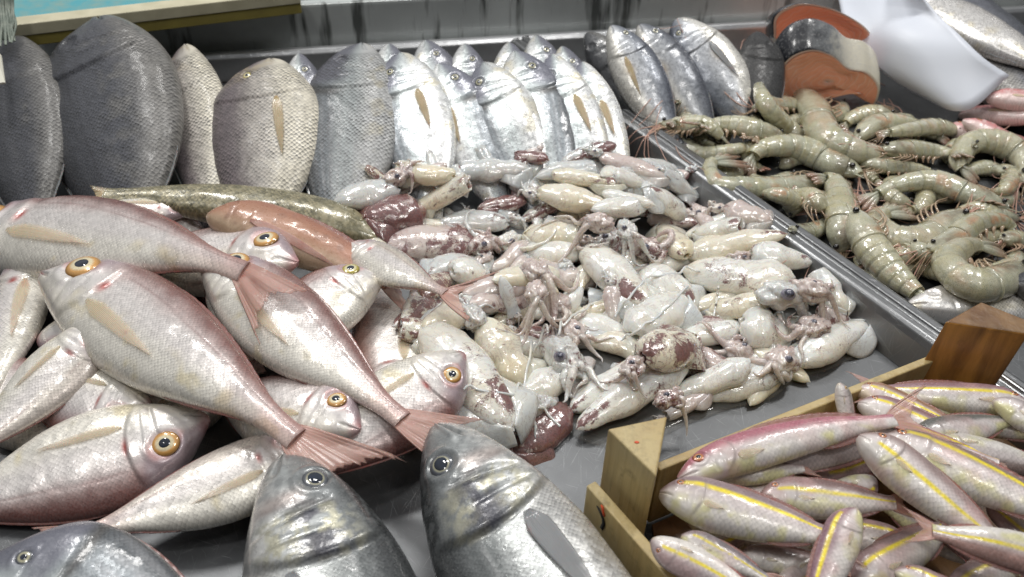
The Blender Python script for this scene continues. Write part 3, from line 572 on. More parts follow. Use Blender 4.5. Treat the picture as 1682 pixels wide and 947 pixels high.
# red mullets at the right edge, white fish under the shrimps
for (n, t, w_, l, dz) in (((1576, 188), (1790, 190), 44, 'pink mullet nearest the plastic sheet corner', 1), ((1620, 160), (1790, 170), 44, 'brownish mullet with open mouth at the right edge', 1), ((1552, 208), (1760, 262), 44, 'pink mullet with white belly touching the shrimps', 1),
                      ((1582, 196), (1780, 300), 42, 'deep red mullet at right edge above the curled shrimp', 1)):
    fish('red_mullet', l, n, t, w_, 'mullet', 'goat', dorsal=dz, mat=M_GOAT, iris=M_RED, group='red mullets at the right edge', up=(0, -.3, 1), pec=.2)
fish('white_fish', 'white silvery fish lying under the shrimps near the dark wood post', (1490, 500), (1800, 500), 74, 'pale', 'bass', dorsal=1, mat=M_BREAM, eye=False, pec=0)
fish('dark_fish', 'dark fish tip at the right edge below the shrimps', (1664, 462), (1800, 500), 50, 'dark', 'bass', mat=M_DARK, eye=False, pec=0, opt=dict(br=-.5))

# ------------------------------------------------------------------ bottom layer of pink fish, then the big ones on top
G_ = dict(group='pink sea bream heaped at the left')
def pink(lbl, n, t, w, **k): return fish('pink_sea_bream', lbl, n, t, w, **{**G_, **k})
YB = dict(mid=(.76, .70, .62), back=(.66, .58, .52))
pink('buried pink fish under the left end of the heap', (60, 560), (330, 560), 130, dorsal=-1, eye=False, tail=0)
pink('buried pink fish under the middle of the heap', (180, 700), (430, 600), 130, dorsal=1, eye=False, tail=0)
pink('buried pink fish below the belly of the long middle fish', (520, 560), (300, 420), 120, dorsal=1, eye=False, tail=0)
pink('buried pale fish between the crossing tails', (420, 760), (640, 610), 110, dorsal=1, eye=False, tail=0)
pink('buried pink fish by the left edge', (-60, 600), (160, 760), 130, dorsal=1, eye=False, tail=0)
pink('pale fish with white belly lying low from the left edge to the sea bass snout', (540, 735), (130, 880), 116, dorsal=-1, eye=False, tail=.8, opt=YB, z=(.03, .022))
pink('pale gaping fish showing white jaw behind the upper left fish', (346, 392), (120, 330), 84, dorsal=-1, opt=YB, eye=False, mouth=False, tail=0)
pink('small white bellied fish at the back edge of the heap', (325, 342), (90, 352), 46, dorsal=1, opt=YB, eye=False, tail=0)
pink('red backed fish with silvery belly standing on its head, right of the middle fish', (672, 700), (612, 440), 128, dorsal=1, opt=dict(back=(.30, .12, .09), mid=(.45, .27, .22)), tail=0)
fish('olive_fish', 'olive green mottled fish behind the orange one', (632, 392), (170, 322), 84, 'olive', 'goat', dorsal=-1, bend=-.05, tail=.4, fin=M_FINO, eye=False, mat=M_OLIVE, hi=True, pec=0, mouth=False, gr=.3)
pink('pink fish looking up left of the squid, eye just above the crossing tail', (490, 430), (180, 420), 92, dorsal=-1, dz=(.012, 0), eyes=1.15, tail=0)
pink('pink fish looking out between the two big fish, low in the heap', (246, 672), (20, 640), 118, dorsal=1, opt=dict(mid=(.5, .42, .42)), tail=0)
pink('pink fish with gold eye low under the two crossing tails', (592, 704), (340, 640), 112, dorsal=-1, dz=(.01, 0), tail=0, eyes=1.1)
pink('fish with only its eye showing between the two longest fish', (420, 585), (330, 440), 80, dorsal=-1, tail=0)
pink('white bellied fish behind the left edge fish, head under the big one', (175, 520), (-70, 760), 124, dorsal=1, opt=YB, eye=False, tail=0, bend=.04)
pink('pink fish with gold eye and snout pointing right, centre of the heap', (626, 450), (370, 600), 122, dorsal=-1, dz=(.022, 0), hi=True, tail=0, pec=0, iris=M_YEL, eyes=1.15, bend=-.02)
pink('pink fish with upturned head and gold eye nearest the squid', (764, 582), (470, 800), 148, dorsal=1, hi=True, tail=.8, bend=.02, eyes=1., dz=(.030, -.005))
fish('orange_fish', 'smooth orange brown fish with long trailing red tail', (345, 350), (640, 462), 96, 'orange', 'goat', dorsal=1, bend=.035, eye=False, mat=M_SMOOTH, hi=True, pec=.5, pecm=M_FINP, mouth=False, gr=.3, tail=1.5, tsplay=.42, tfork=.75, tang=-.05, sink=0, dfin=.03, dz=(.0, .03))
pink('long pink fish lying across the middle of the heap', (336, 425), (662, 690), 138, dorsal=1, hi=True, tail=1.0, bend=.0, eyes=1.0, tang=.25, tsplay=.4, sink=.0)
pink('pink fish across the upper left with red gill mark, its head out of frame', (-90, 400), (402, 447), 118, dz=(.0, .02), dorsal=1, bend=.06, hi=True, tail=.85, sink=0, tang=-.32, tsplay=.42, tfork=.35)
pink('pale fish along the left edge with its mouth pointing up', (78, 398), (-60, 740), 104, dorsal=-1, hi=True, opt=YB, eye=False, bend=-.02, tail=0)
pink('largest pink fish with big gold eye in the middle left', (72, 447), (488, 722), 154, dorsal=1, hi=True, tail=1.1, bend=.02, dz=(0, .02), tang=.0, tsplay=.40, tfork=.4, sink=0, eyes=1.05)
pink('pink fish in the lower left corner, head to the right with gold eye', (345, 690), (-130, 850), 160, dorsal=1, hi=True, bend=.02, sink=0, eyes=1.1)
fish('sea_bream', 'grey purple blotched bream head in the bottom left corner', (-36, 936), (420, 1180), 270, 'bream', 'bream', dorsal=1, hi=True, mat=M_PINK, iris=M_GREYI, eyes=1.1, z=(.055, .03), opt=dict(br=-.1))

# ------------------------------------------------------------------ sea bass in front
def frontbass(l, n, t, w, L=.33, **k):
    a = gp(*n, k['z'][0]); b = gp(*t, k['z'][1]); t = proj(a+(b-a)/np.linalg.norm(b-a)*L); fish('sea_bass', l, n, t, w, 'bass', 'bass', hi=True, mat=M_BASS, iris=M_GREYI, pecm=M_FING, fin=M_FING, group='big sea bass at the front edge', gr=1.5, psc=.70, **k)
frontbass('big sea bass at the front with pale snout, left of the pair', (474, 748), (640, 1330), 290, dorsal=1, z=(.052, .035), eyes=1.05, pec=.22)
frontbass('big sea bass at the front with dark gill blotch, right of the pair', (712, 704), (1080, 1280), 268, dorsal=-1, z=(.056, .035), eyes=1.05, pec=.22)

# ------------------------------------------------------------------ squid
def squid_mat(name, white, warm, pinkm=.35):
    T = NT(name); o = T.obj(); sk = T.attr('skin'); n = T.noise(o, 85, 5, .65, .8); dots = T.vor(o, 760, 1); big = T.noise(o, 22, 3)
    c = T.mix(T.ramp(big, (.38, 0.), (.66, 1.)), white, warm); c = T.mix(T.math('MULTIPLY', T.ramp(T.noise(o, 90, 4), (.5, 0.), (.75, 1.)), pinkm), c, (.52, .33, .32))
    f = T.math('ADD', sk, T.math('MULTIPLY', T.math('SUBTRACT', n, .5), 1.5)); fd = T.math('SUBTRACT', f, T.math('MULTIPLY', dots.outputs['Distance'], .16)); m = T.ramp(fd, (.46, 0.), (.56, 1.))
    dk = T.mix(T.ramp(dots.outputs['Distance'], (.25, 1.), (.5, 0.)), (.20, .075, .070), (.05, .012, .016)); dk = T.mix(T.ramp(T.noise(o, 140, 3), (.4, 0.), (.7, .5)), dk, (.28, .15, .15))
    c = T.mix(T.math('MULTIPLY', m, .92), c, dk); ed = T.ramp(f, (.50, 0.), (.545, 1.), (.59, 0.)); c = T.mix(T.math('MULTIPLY', ed, .45), c, (.10, .03, .025))
    spk = T.math('MULTIPLY', T.ramp(T.vor(o, 420, 1).outputs['Distance'], (.10, 1.), (.17, 0.)), T.ramp(T.noise(o, 35, 2), (.6, 0.), (.7, .5))); c = T.mix(spk, c, (.16, .06, .06))
    vn_ = T.noise(o, 46, 5, .7, 1.6); vr = T.ramp(vn_, (.47, 0.), (.495, 1.), (.52, 0.)); c = T.mix(T.math('MULTIPLY', vr, T.math('ADD', .08, sk)), c, (.24, .09, .08))
    h = T.noise(o, 120, 4, .6); b = T.bump(h, .32, .002); b2 = T.bump(T.noise(o, 420, 2), .15, .0006, b)
    return T.set(Base_Color=c, Roughness=.2, Coat_Weight=1., Coat_Roughness=.03, Coat_Normal=T.bump(T.noise(o, 90, 3), .45, .003), Normal=b2, Subsurface_Weight=.5, Subsurface_Scale=.008, Subsurface_Radius=(1, .75, .55), Specular_IOR_Level=.7)
SM = [squid_mat('squid_white', (.88, .89, .85), (.88, .83, .70), .05), squid_mat('squid_cream', (.88, .84, .72), (.84, .75, .54), .08),
      squid_mat('squid_grey', (.70, .73, .72), (.78, .76, .70), .12), squid_mat('squid_pink', (.70, .60, .57), (.74, .68, .60), .5)]
M_SQEYE = simple('squid_eye', (.02, .022, .035), .1, coat=1, nz=.9, sc=350, dark=(.22, .22, .30))
M_EYER = simple('squid_eye_rim', (.30, .28, .33), .15, coat=1, nz=.8, sc=260, dark=(.07, .06, .10))
M_DARKIN = simple('squid_inside', (.18, .13, .12), .3, coat=.8)
NS = [0]
def drape(P0, th, n, step, r, curl=0., wob=.5, seed=0):
    P = [np.array(P0, float)]; q = curl; R = np.random.default_rng(seed)
    for k in range(n):
        th += q+R.normal()*wob*.35; q += R.normal()*.02
        c = P[-1]+np.array([cos(th), sin(th), 0])*step; c[2] = hat(c)[0]+r*.8; c[2] = max(min(c[2], P[-1][2]+step*.6), P[-1][2]-step*1.6); P.append(c)
    P = np.array(P); 
    for _ in range(2): P[1:-1, 2] = (P[:-2, 2]+2*P[1:-1, 2]+P[2:, 2])/4
    return P
def arms(root, C, th, R, n, m, seed, spread=.9, ln=3.2, nm='arm', bundle=False):
    Rg = np.random.default_rng(seed)
    for k in range(n):
        a = th+(k/(max(n-1, 1))-.5)*spread+Rg.normal()*.12; r0 = R*(.22+.10*Rg.random())
        st = C+np.array([cos(a), sin(a), 0])*R*.5; P = drape(st, a, 14, R*ln/14*(.7+.5*Rg.random()), r0, curl=Rg.normal()*(.05 if bundle else .16), wob=.45, seed=seed*31+k)
        rad = r0*(1-np.linspace(0, 1, 15)**1.4*.88); P = smooth_path(P, 30); rad = np.interp(np.linspace(0, 1, 30), np.linspace(0, 1, 15), rad); rad = rad*(1+.10*np.sin(np.arange(30)*2.6+k))
        P[:, 2] += R*.12*(k % 3); V, F = tube(P, rad, 8); mesh(nm, V, F, m, root, att={'skin': np.full(len(V), .28+.15*Rg.random())})
        stamp(V, .001)
def head(root, C, th, R, m, seed, eye=True, skin=.35, narm=7, eyes=1., spread=.9, ln=3.2):
    X = np.array([cos(th), sin(th), 0]); V, F = ball(np.zeros(3), R, 22, 30, (1.25, .9, .72), .95, seed); V = C+np.stack([V[:, 0]*X[0]-V[:, 1]*X[1], V[:, 0]*X[1]+V[:, 1]*X[0], V[:, 2]], 1); mesh('head', V, F, m, root, att={'skin': np.full(len(V), skin)+.2*(fbm(V*120, seed)-.5)}); 
    if narm: arms(root, C+X*R*.4, th, R, narm, m, seed, spread, ln)
    if eye:
        s_ = 1 if seed % 2 else -1; E = C+np.array([-X[1]*s_*.35, X[0]*s_*.35-.35, .62])*R; V, F = ball(E, R*.27*eyes, 12, 18, (1, 1, .7)); e = mesh('eye', V, F, M_EYER, root)
        V, F = ball(E+np.array([0, -.07, .12])*R*eyes, R*.19*eyes, 10, 16, (1, 1, .8)); sub(e, 'pupil', V, F, M_SQEYE, root.location)
    stamp(V, .001)
def squid(lbl, b, t, w, skin=.16, mat=0, bend=0., hd=1, fins=1, narm=4, flat=.66, z=None, sink=.006, tipw=0., eye=True, group='squid heaped in the middle tray', patch=None, eyes=1., ln=1.9, spread=.9, blunt=.45, name='squid', open_=True):
    NS[0] += 1; sd = NS[0]+40; N, K = 60, 40
    pa_ = gp(*b, .03); pb_ = gp(*t, .03); D = np.linalg.norm(pb_-pa_); d = (pb_-pa_)/D; pv = np.array([-d[1], d[0], 0])
    yp = np.array([np.dot(pv, CR), np.dot(pv, CU)]); xp = np.array([np.dot(d, CR), np.dot(d, CU)]); xp /= np.linalg.norm(xp); perp = max(abs(yp[0]*xp[1]-yp[1]*xp[0]), .45)
    R = .98*w/pxm((pa_+pb_)/2)/2/D/perp**.6
    tt = np.linspace(0, 1, N); r = (crv([0, .06, .25, .5, .75, .9, 1.], [.86, .93, 1., .97, .76, .46, .05+tipw], tt))*R
    r = r*(1+.13*(vn(np.stack([tt*5+sd, tt*0, tt*0], -1), sd)-.5)*2)
    if blunt: r = np.maximum(r, R*blunt*np.sqrt(np.maximum(1-tt**6, 0)))*np.minimum(1, np.sqrt(np.maximum(1-tt, 0))*4+.02)
    xs = tt.copy(); inn = np.linspace(.0, .22, 7)[1:][::-1]; xs = np.concatenate([inn, [0], xs]); rr = np.concatenate([r[0]*.84-inn*.2*r[0]*0, [r[0]*.93], r]); 
    if sd % 5: rr[:7] *= .3; rr[7:] *= np.interp(tt, [0, .05, .2], [.42, .72, 1.])
    if open_ is False: xs = tt; rr = r*np.minimum(1, np.sqrt(tt)*4+.05)
    a = np.linspace(0, 2*pi, K, endpoint=False)[None, :]; x = xs[:, None]+0*a
    nz = fbm(np.stack([x*4+sd*3, np.cos(a)*1.2+0*x, np.sin(a)*1.2+0*x], -1), sd, 4)-.5
    rad = rr[:, None]*(1+.20*nz); y = rad*np.cos(a); z_ = rad*np.sin(a)*flat; rough = .06*R*np.sin(x*14+sd)*nz*4; z_ = z_+rough*.3
    edge = R*.35*(vn(np.stack([np.cos(a)*1.5, np.sin(a)*1.5, a*0], -1), sd)-.5)*np.exp(-x*12); x = x+edge
    y = y+bend*4*x*(1-x)+.05*np.sin(x*5+sd)*R; V = np.stack([x, y, z_], -1)
    Wd, aw, M, s = rest(b, t, 1., V.reshape(-1, 3), (0, -.15, 1), z, sink)
    root = thing(name, lbl, 'squid', aw+M@np.array([.5, 0, 0]), group); root_z = aw[2]
    sk = skin+.07+.85*(fbm(np.stack([x*2.2+sd*2, np.cos(a)*1.6+0*x, np.sin(a)*1.6+0*x], -1), sd+7)-.5)
    if patch is not None: sk = sk+patch[2]*np.exp(-((x-patch[0])/.18)**2)*np.exp(-((np.cos(a)-patch[1])/.6)**2)
    F = grid_faces(len(xs), K, True).tolist(); F = [f[::-1] for f in F]; F.append([(len(xs)-1)*K+j for j in range(K)]); F.append(list(range(K))[::-1]); F = [f[::-1] for f in F]
    F = [f[::-1] for f in F]
    m = SM[mat]; mesh('mantle', Wd, F, m, root, att={'skin': np.clip(sk, 0, 1).ravel()}); stamp(Wd, .002)
    if fins:
        q = np.linspace(0, 1, 18)[:, None]; 
        for side in (-1, 1):
            e_ = np.linspace(0, 1, 8)[None, :]; xx = .56+.42*q+.10*e_*(q-.35); wdt = R*1.0*np.sin(np.clip(q, 0, 1)*pi)**.7; base = np.interp(.56+.42*q, tt, r)*.75
            yy = side*(base+e_*wdt)+bend*4*xx*(1-xx); zz = .25*R*flat+.22*R*np.sin(q*7+side*2+sd)*e_-.55*R*e_**1.5
            G = (aw+np.stack([xx, yy+0*xx, zz+0*xx], -1).reshape(-1, 3)@M.T).reshape(18, 8, 3); V_, F_ = slab(G, .0016*(1.2-.8*e_)+0*q); mesh('fin', V_, F_, m, root, att={'skin': np.full(len(V_), skin+.08)})
    if hd and (narm == 5 or sd % 2):
        X = M[:, 0]/s; th = math.atan2(-X[1], -X[0])+.25*rng.normal(); Rw = R*s*.5; C = aw-X*Rw*.9; C[2] = max(hat(C)[0]+Rw*.25, aw[2]-Rw*.6)
        C[2] = min(C[2], aw[2]+Rw*.6); head(root, C, th, Rw, SM[3] if rng.random() < .6 else SM[2], sd, eye, .30+skin*.4, narm, eyes, spread, ln)
    return root
def clump(lbl, c, r_px, skin=.4, narm=6, th=None, mat=3, eye=True, eyes=1., ln=2.5, spread=1.5, dz=0.):
    NS[0] += 1; sd = NS[0]+40; P = gp(*c, .03)
    for _ in range(4): P = gp(*c, hat(P)[0]+r_px/pxm(P)*.2+dz)
    R = r_px/pxm(P); root = thing('squid', lbl, 'squid', P, 'squid heaped in the middle tray'); head(root, P, rng.uniform(0, 6.28) if th is None else radians(th), R, SM[mat], sd, eye, skin, min(narm, 4), eyes, spread, ln)
# low heap: squid buried under the others
heap = [(600, 330), (680, 300), (760, 290), (850, 285), (940, 280), (1030, 285), (1110, 310), (660, 380), (740, 370), (830, 350), (920, 345), (1010, 345), (1100, 350), (1180, 375), (760, 440), (850, 430), (930, 420), (1020, 420), (1110, 420), (1200, 420), (1270, 420),
        (760, 510), (830, 500), (910, 490), (1000, 490), (1090, 490), (1180, 490), (1270, 490), (1330, 500), (740, 580), (820, 570), (900, 570), (990, 560), (1080, 560), (1170, 550), (1260, 560), (1340, 560), (800, 640), (880, 650), (960, 640), (1050, 640), (1130, 610), (1200, 600), (690, 500), (720, 470), (700, 530), (740, 540), (790, 480), (870, 470), (950, 460), (1040, 455), (1345, 590), (1290, 600), (1240, 620), (780, 390), (640, 400), (890, 390), (640, 296), (705, 278), (800, 272), (880, 264), (960, 264), (1040, 270)]
for pas in (0, 1):
    for k, (x, y) in enumerate(heap):
        if pas and not (660 < x < 1240 and 310 < y < 600): continue
        a = rng.uniform(0, pi); x += rng.normal()*12; y += rng.normal()*8; l = rng.uniform(44, 64)*(.75+y/1500); dx, dy = cos(a)*l, sin(a)*l*.6
        squid('@squid@pale squid half buried', (x-dx, y-dy), (x+dx, y+dy), rng.uniform(26, 36)*(.7+y/1200), skin=rng.choice([.05, .15, .25, .5]), mat=int(rng.choice([0, 1, 2, 3])), fins=0, hd=int(k % 3 == 0), narm=3, eye=False, bend=rng.normal()*.06)
# named squid, back to front: label, collar, tip, width
SQ = [
 ('pale lilac squid bulb at the far left back of the heap', (652, 306), (546, 334), 44, dict(mat=2, fins=0)),
 ('bent white squid nearest the first bright bream', (748, 288), (652, 268), 32, dict(mat=1, bend=.1)),
 ('translucent white squid at the back edge behind the purple folded one', (758, 280), (874, 276), 36, dict(mat=2)),
 ('small dark maroon squid touching the bluish bream tail', (900, 262), (846, 252), 20, dict(skin=.6, mat=3, hd=0)),
 ('cream squid near the back right, partly under the pinkish one', (905, 284), (1026, 304), 26, dict(mat=1, patch=(.9, .3, .5))),
 ('pinkish squid running down from the last slim bream', (986, 256), (1098, 294), 34, dict(mat=3)),
 ('short wide white squid beside the pinkish one near the rim', (1008, 286), (1068, 308), 26, dict(mat=0, hd=0, open_=False)),
 ('bluish translucent squid by the rim at the back right', (1088, 284), (1146, 324), 34, dict(mat=2)),
 ('purple folded squid with dark crease behind the cream oval', (838, 298), (896, 314), 34, dict(mat=2, skin=.3)),
 ('smooth cream oval squid in the back middle', (884, 314), (1000, 338), 40, dict(mat=1, fins=0)),
 ('narrow greenish white squid right of the cream oval', (990, 316), (1078, 338), 24, dict(mat=0, fins=0)),
 ('white triangular squid with dark purple rim near the right rim', (1126, 356), (1062, 308), 42, dict(mat=0, patch=(.9, .0, .5))),
 ('large cream squid with black ink spot at back left', (768, 298), (664, 358), 46, dict(mat=1, patch=(.05, .4, .4))),
 ('dark maroon squid skin at the left beside the olive fish', (694, 344), (598, 362), 52, dict(mat=3, skin=.72, hd=0)),
 ('short maroon squid flap in the middle back', (862, 328), (786, 342), 26, dict(mat=3, skin=.65, hd=0)),
 ('translucent pale squid lying level left of centre back', (836, 364), (716, 364), 36, dict(mat=2, fins=0)),
 ('speckled brown squid with white patch in the left part', (786, 402), (620, 404), 62, dict(mat=3, skin=.62, patch=(.55, -.4, -.9))),
 ('yellowish squid in the centre above a paler twin', (952, 388), (860, 386), 42, dict(mat=1)),
 ('pale squid directly below the yellowish centre squid', (955, 418), (856, 414), 36, dict(mat=0)),
 ('grey white squid arching over the red forked tail', (786, 434), (702, 452), 30, dict(mat=2, bend=-.12)),
 ('small clear squid pointing right above the red forked tail', (744, 446), (800, 446), 34, dict(mat=0, hd=0)),
 ('speckled white squid by the rim, open end to the left', (1192, 340), (1268, 366), 38, dict(mat=3, patch=(.5, 0, .25))),
 ('short white squid tucked above the long cream one', (1218, 370), (1138, 384), 34, dict(mat=0, patch=(.1, .2, .6), hd=0)),
 ('long cream squid pointing at the rim with brown veined tip', (1128, 416), (1296, 384), 46, dict(mat=1, patch=(.92, .2, .42), fins=0, sink=0)),
 ('yellow necked squid stub left of the long cream one', (1126, 420), (1084, 370), 36, dict(mat=1, hd=0)),
 ('flat white squid below the long cream one near the rim', (1232, 416), (1336, 430), 40, dict(mat=0, fins=0)),
 ('plump white squid with maroon gash in the centre right', (960, 408), (1080, 512), 62, dict(mat=0, patch=(.72, -.4, .55), sink=0)),
 ('grey blue squid standing upright in the centre', (846, 518), (822, 452), 36, dict(mat=2, fins=0)),
 ('big white squid with veins ending at the large round eye', (1300, 468), (1118, 442), 66, dict(mat=0, fins=0, patch=(.6, .3, .3), hd=0)),
 ('milky squid right of the plump one with gash', (1062, 440), (1136, 508), 70, dict(mat=0, patch=(.9, .5, .4), hd=0)),
 ('broad translucent squid under the veined pair', (1040, 550), (1128, 486), 72, dict(mat=0, hd=0)),
 ('squid with red streaks below the large round eye', (1262, 496), (1160, 512), 44, dict(mat=1, patch=(.5, -.3, .45), hd=0)),
 ('white squid bending down beside the rim at the right', (1342, 448), (1392, 512), 46, dict(mat=0, hd=0)),
 ('pinkish squid standing in the centre under the V shaped arms', (1002, 470), (1014, 540), 50, dict(mat=3)),
 ('white squid with red freckles at the right front', (1220, 530), (1300, 556), 64, dict(mat=0, patch=(.5, .2, .25), hd=0)),
 ('small rosy squid curled near the right end of the heap', (1342, 512), (1396, 532), 42, dict(mat=3, skin=.4, hd=0)),
 ('white squid at the far right front end pointing at the rim', (1306, 592), (1428, 530), 46, dict(mat=0, narm=5)),
 ('white squid flat on the tray right of centre front', (1270, 610), (1150, 656), 46, dict(mat=0, fins=0)),
 ('slender white squid lying over the flat one at the front', (1232, 596), (1098, 656), 48, dict(mat=0, fins=0, sink=0)),
 ('large white squid with purple brown tip patch nearest the pink fish', (702, 540), (846, 708), 96, dict(mat=0, patch=(.80, .5, .6), hd=0, sink=0, z=(.035, .028))),
 ('large cream squid leaning on the white one with purple tip', (792, 530), (868, 640), 80, dict(mat=1, hd=0, sink=0, narm=5)),
 ('white flap of squid below the dark eyed head', (955, 608), (848, 650), 46, dict(mat=0, fins=0, hd=0)),
 ('curled yellow cream squid tube in the front centre', (1044, 580), (966, 562), 40, dict(mat=1, bend=-.16, fins=0)),
 ('dark purple brown squid at the very front left', (932, 672), (842, 748), 62, dict(mat=3, skin=.8, hd=0)),
 ('upper white tube of the front pair with dark seam', (1070, 592), (936, 676), 54, dict(mat=0, fins=0, sink=0, blunt=.75, patch=(.95, 0, .4))),
 ('lower white tube of the front pair with dark seam', (1124, 590), (946, 706), 56, dict(mat=0, fins=0, sink=0, blunt=.75, patch=(.95, 0, .5))),
 ('brown veined squid lying over the two white front tubes', (1056, 586), (1146, 556), 48, dict(mat=1, skin=.52, sink=0, narm=5)),
 ('thin pale squid under the front tubes beside the wood post', (1094, 682), (1166, 644), 26, dict(mat=3, narm=4)),
]
for (l, b, t, w_, k) in SQ: squid(l, b, t, w_, **k)
for (l, c, r_, k) in (
  ('tangle of pinkish arms at the back left of the heap', (650, 292), 18, dict(mat=3)),
  ('squid head with thick white looping arms left of centre', (836, 398), 20, dict(mat=0, narm=6, ln=5)),
  ('squid head with dark eye between maroon and speckled skins', (792, 402), 20, dict(skin=.55)),
  ('speckled grey squid heads cluster left of the yellow necked stub', (1000, 398), 24, dict(skin=.55, mat=2, narm=3)),
  ('speckled round squid head by the yellow necked stub', (1062, 408), 26, dict(skin=.55, mat=3, narm=3)),
  ('V shaped pair of thick speckled arms in the centre', (880, 446), 24, dict(mat=3, narm=4, th=-50, ln=5.5, spread=.5, eye=False)),
  ('bundle of purplish arms hanging down in the centre', (880, 480), 20, dict(mat=3, th=-90, ln=5, spread=.6, eye=False)),
  ('second bundle of purplish arms right of the upright grey squid', (920, 500), 20, dict(mat=3, th=-80, ln=4, spread=.8, eye=False)),
  ('round squid head with the largest eye near the right rim', (1284, 484), 30, dict(mat=2, eyes=1.5, narm=5, skin=.2, th=10)),
  ('rosy squid head with tangled arms right of the largest eye', (1330, 476), 24, dict(mat=3, th=-20)),
  ('pink brown squid head above the far right white squid', (1336, 540), 24, dict(mat=3, skin=.45, th=200)),
  ('squid head with glassy eye bumps at the right front', (1282, 590), 26, dict(mat=3, th=230, narm=5)),
  ('squid head with purple eye beside the freckled white squid', (1216, 578), 24, dict(mat=3, th=160, eyes=1.1)),
  ('small dark squid head near the wood post', (1096, 656), 20, dict(mat=3, skin=.6, th=20, narm=4)),
  ('big squid head with brown eye in front of the centre', (928, 588), 34, dict(mat=2, eyes=1.1, th=-60, narm=6, skin=.4)),
  ('folded greyish squid head on the big white squid', (776, 520), 22, dict(mat=2, narm=5, eye=False)),
  ('squid head with white strands over the dark front squid', (884, 668), 24, dict(mat=2, narm=5, th=200)),
  ('squid head and arms near the rim behind the long cream squid', (1150, 352), 18, dict(mat=3, narm=6)),
  ('small squid heads at the back right beside the rim', (1098, 300), 14, dict(mat=2, narm=5)),
  ('squid arms spread between the cream oval and the yellowish squid', (985, 366), 20, dict(mat=3, narm=8, th=170, ln=5, eye=False)),
  ('greyish arms coiled behind the plump white squid', (1030, 378), 18, dict(mat=2, narm=7)),
  ('squid head with pale arms left of the speckled pair', (940, 545), 22, dict(mat=3, narm=6, th=-70))):
    clump(l, c, r_, **k)
pink('small yellow silver fish with upright forked red tail over the squid', (566, 404), (732, 481), 66, dorsal=1, eye=False, pec=0, z=(.040, .060), tail=1.25, opt=dict(back=(.50, .46, .42), mid=(.70, .62, .52)), fin=M_FINP, tsplay=.75, tfork=.6, hi=True, iris=M_YEL, tang=.35)
# thin pale tentacle strands stretched over the heap
for (a, b, c) in (((1150, 445), (1060, 462), (1010, 520)), ((975, 500), (930, 530), (905, 575)), ((900, 545), (870, 590), (860, 640)), ((1180, 470), (1176, 500), (1172, 520)), ((1020, 560), (1080, 520), (1130, 470)), ((760, 640), (860, 655), (920, 700))):
    P = []
    for q in smooth_path([a, b, c], 16):
        g_ = gp(q[0], q[1], .03)
        for _ in range(4): g_ = gp(q[0], q[1], max(hat(g_)[0], 0)+.001)
        P.append(g_)
    P = np.array(P)
    for _ in range(3): P[1:-1, 2] = np.maximum(P[1:-1, 2], (P[:-2, 2]+P[2:, 2])/2)
    root = thing('tentacle', '@squid@thin pale tentacle strand', 'tentacle', P[0], 'loose tentacle strands on the squid'); V, F = tube(smooth_path(P, 50), .0011, 6); mesh('strand', V, F, SM[0], root, att={'skin': np.zeros(len(V))})

# ------------------------------------------------------------------ shrimps
def shrimp_mat(name):
    T = NT(name); o = T.obj(); pig = T.attr('pig', False); n = T.noise(o, 70, 4); sp = T.vor(o, 1100, 1); 
    c = T.mix(T.ramp(n, (.4, 0.), (.7, .4)), pig, (.30, .32, .20)); c = T.mix(T.ramp(sp.outputs['Distance'], (.2, .6), (.42, 0.)), c, (.10, .11, .08)); c = T.mix(T.ramp(T.noise(o, 300, 3), (.5, 0.), (.75, .3)), c, (.62, .62, .52))
    h = T.noise(o, 160, 4); b = T.bump(h, .6, .0015)
    return T.set(Base_Color=c, Roughness=.26, Coat_Weight=1., Coat_Roughness=.04, Coat_Normal=T.bump(T.noise(o, 120, 2), .35, .002), Normal=b, Subsurface_Weight=.3, Subsurface_Scale=.006, Subsurface_Radius=(1, .8, .5), Specular_IOR_Level=.6)
M_SHR = shrimp_mat('shrimp_shell'); M_LEG = simple('shrimp_leg', (.48, .32, .21), .3, coat=.8, nz=.7, sc=90, dark=(.55, .48, .33)); M_ANT = simple('shrimp_antenna', (.60, .36, .28), .35, coat=.5)
M_SHE = simple('shrimp_eye', (.012, .01, .01), .12, coat=1)
NP = [0]
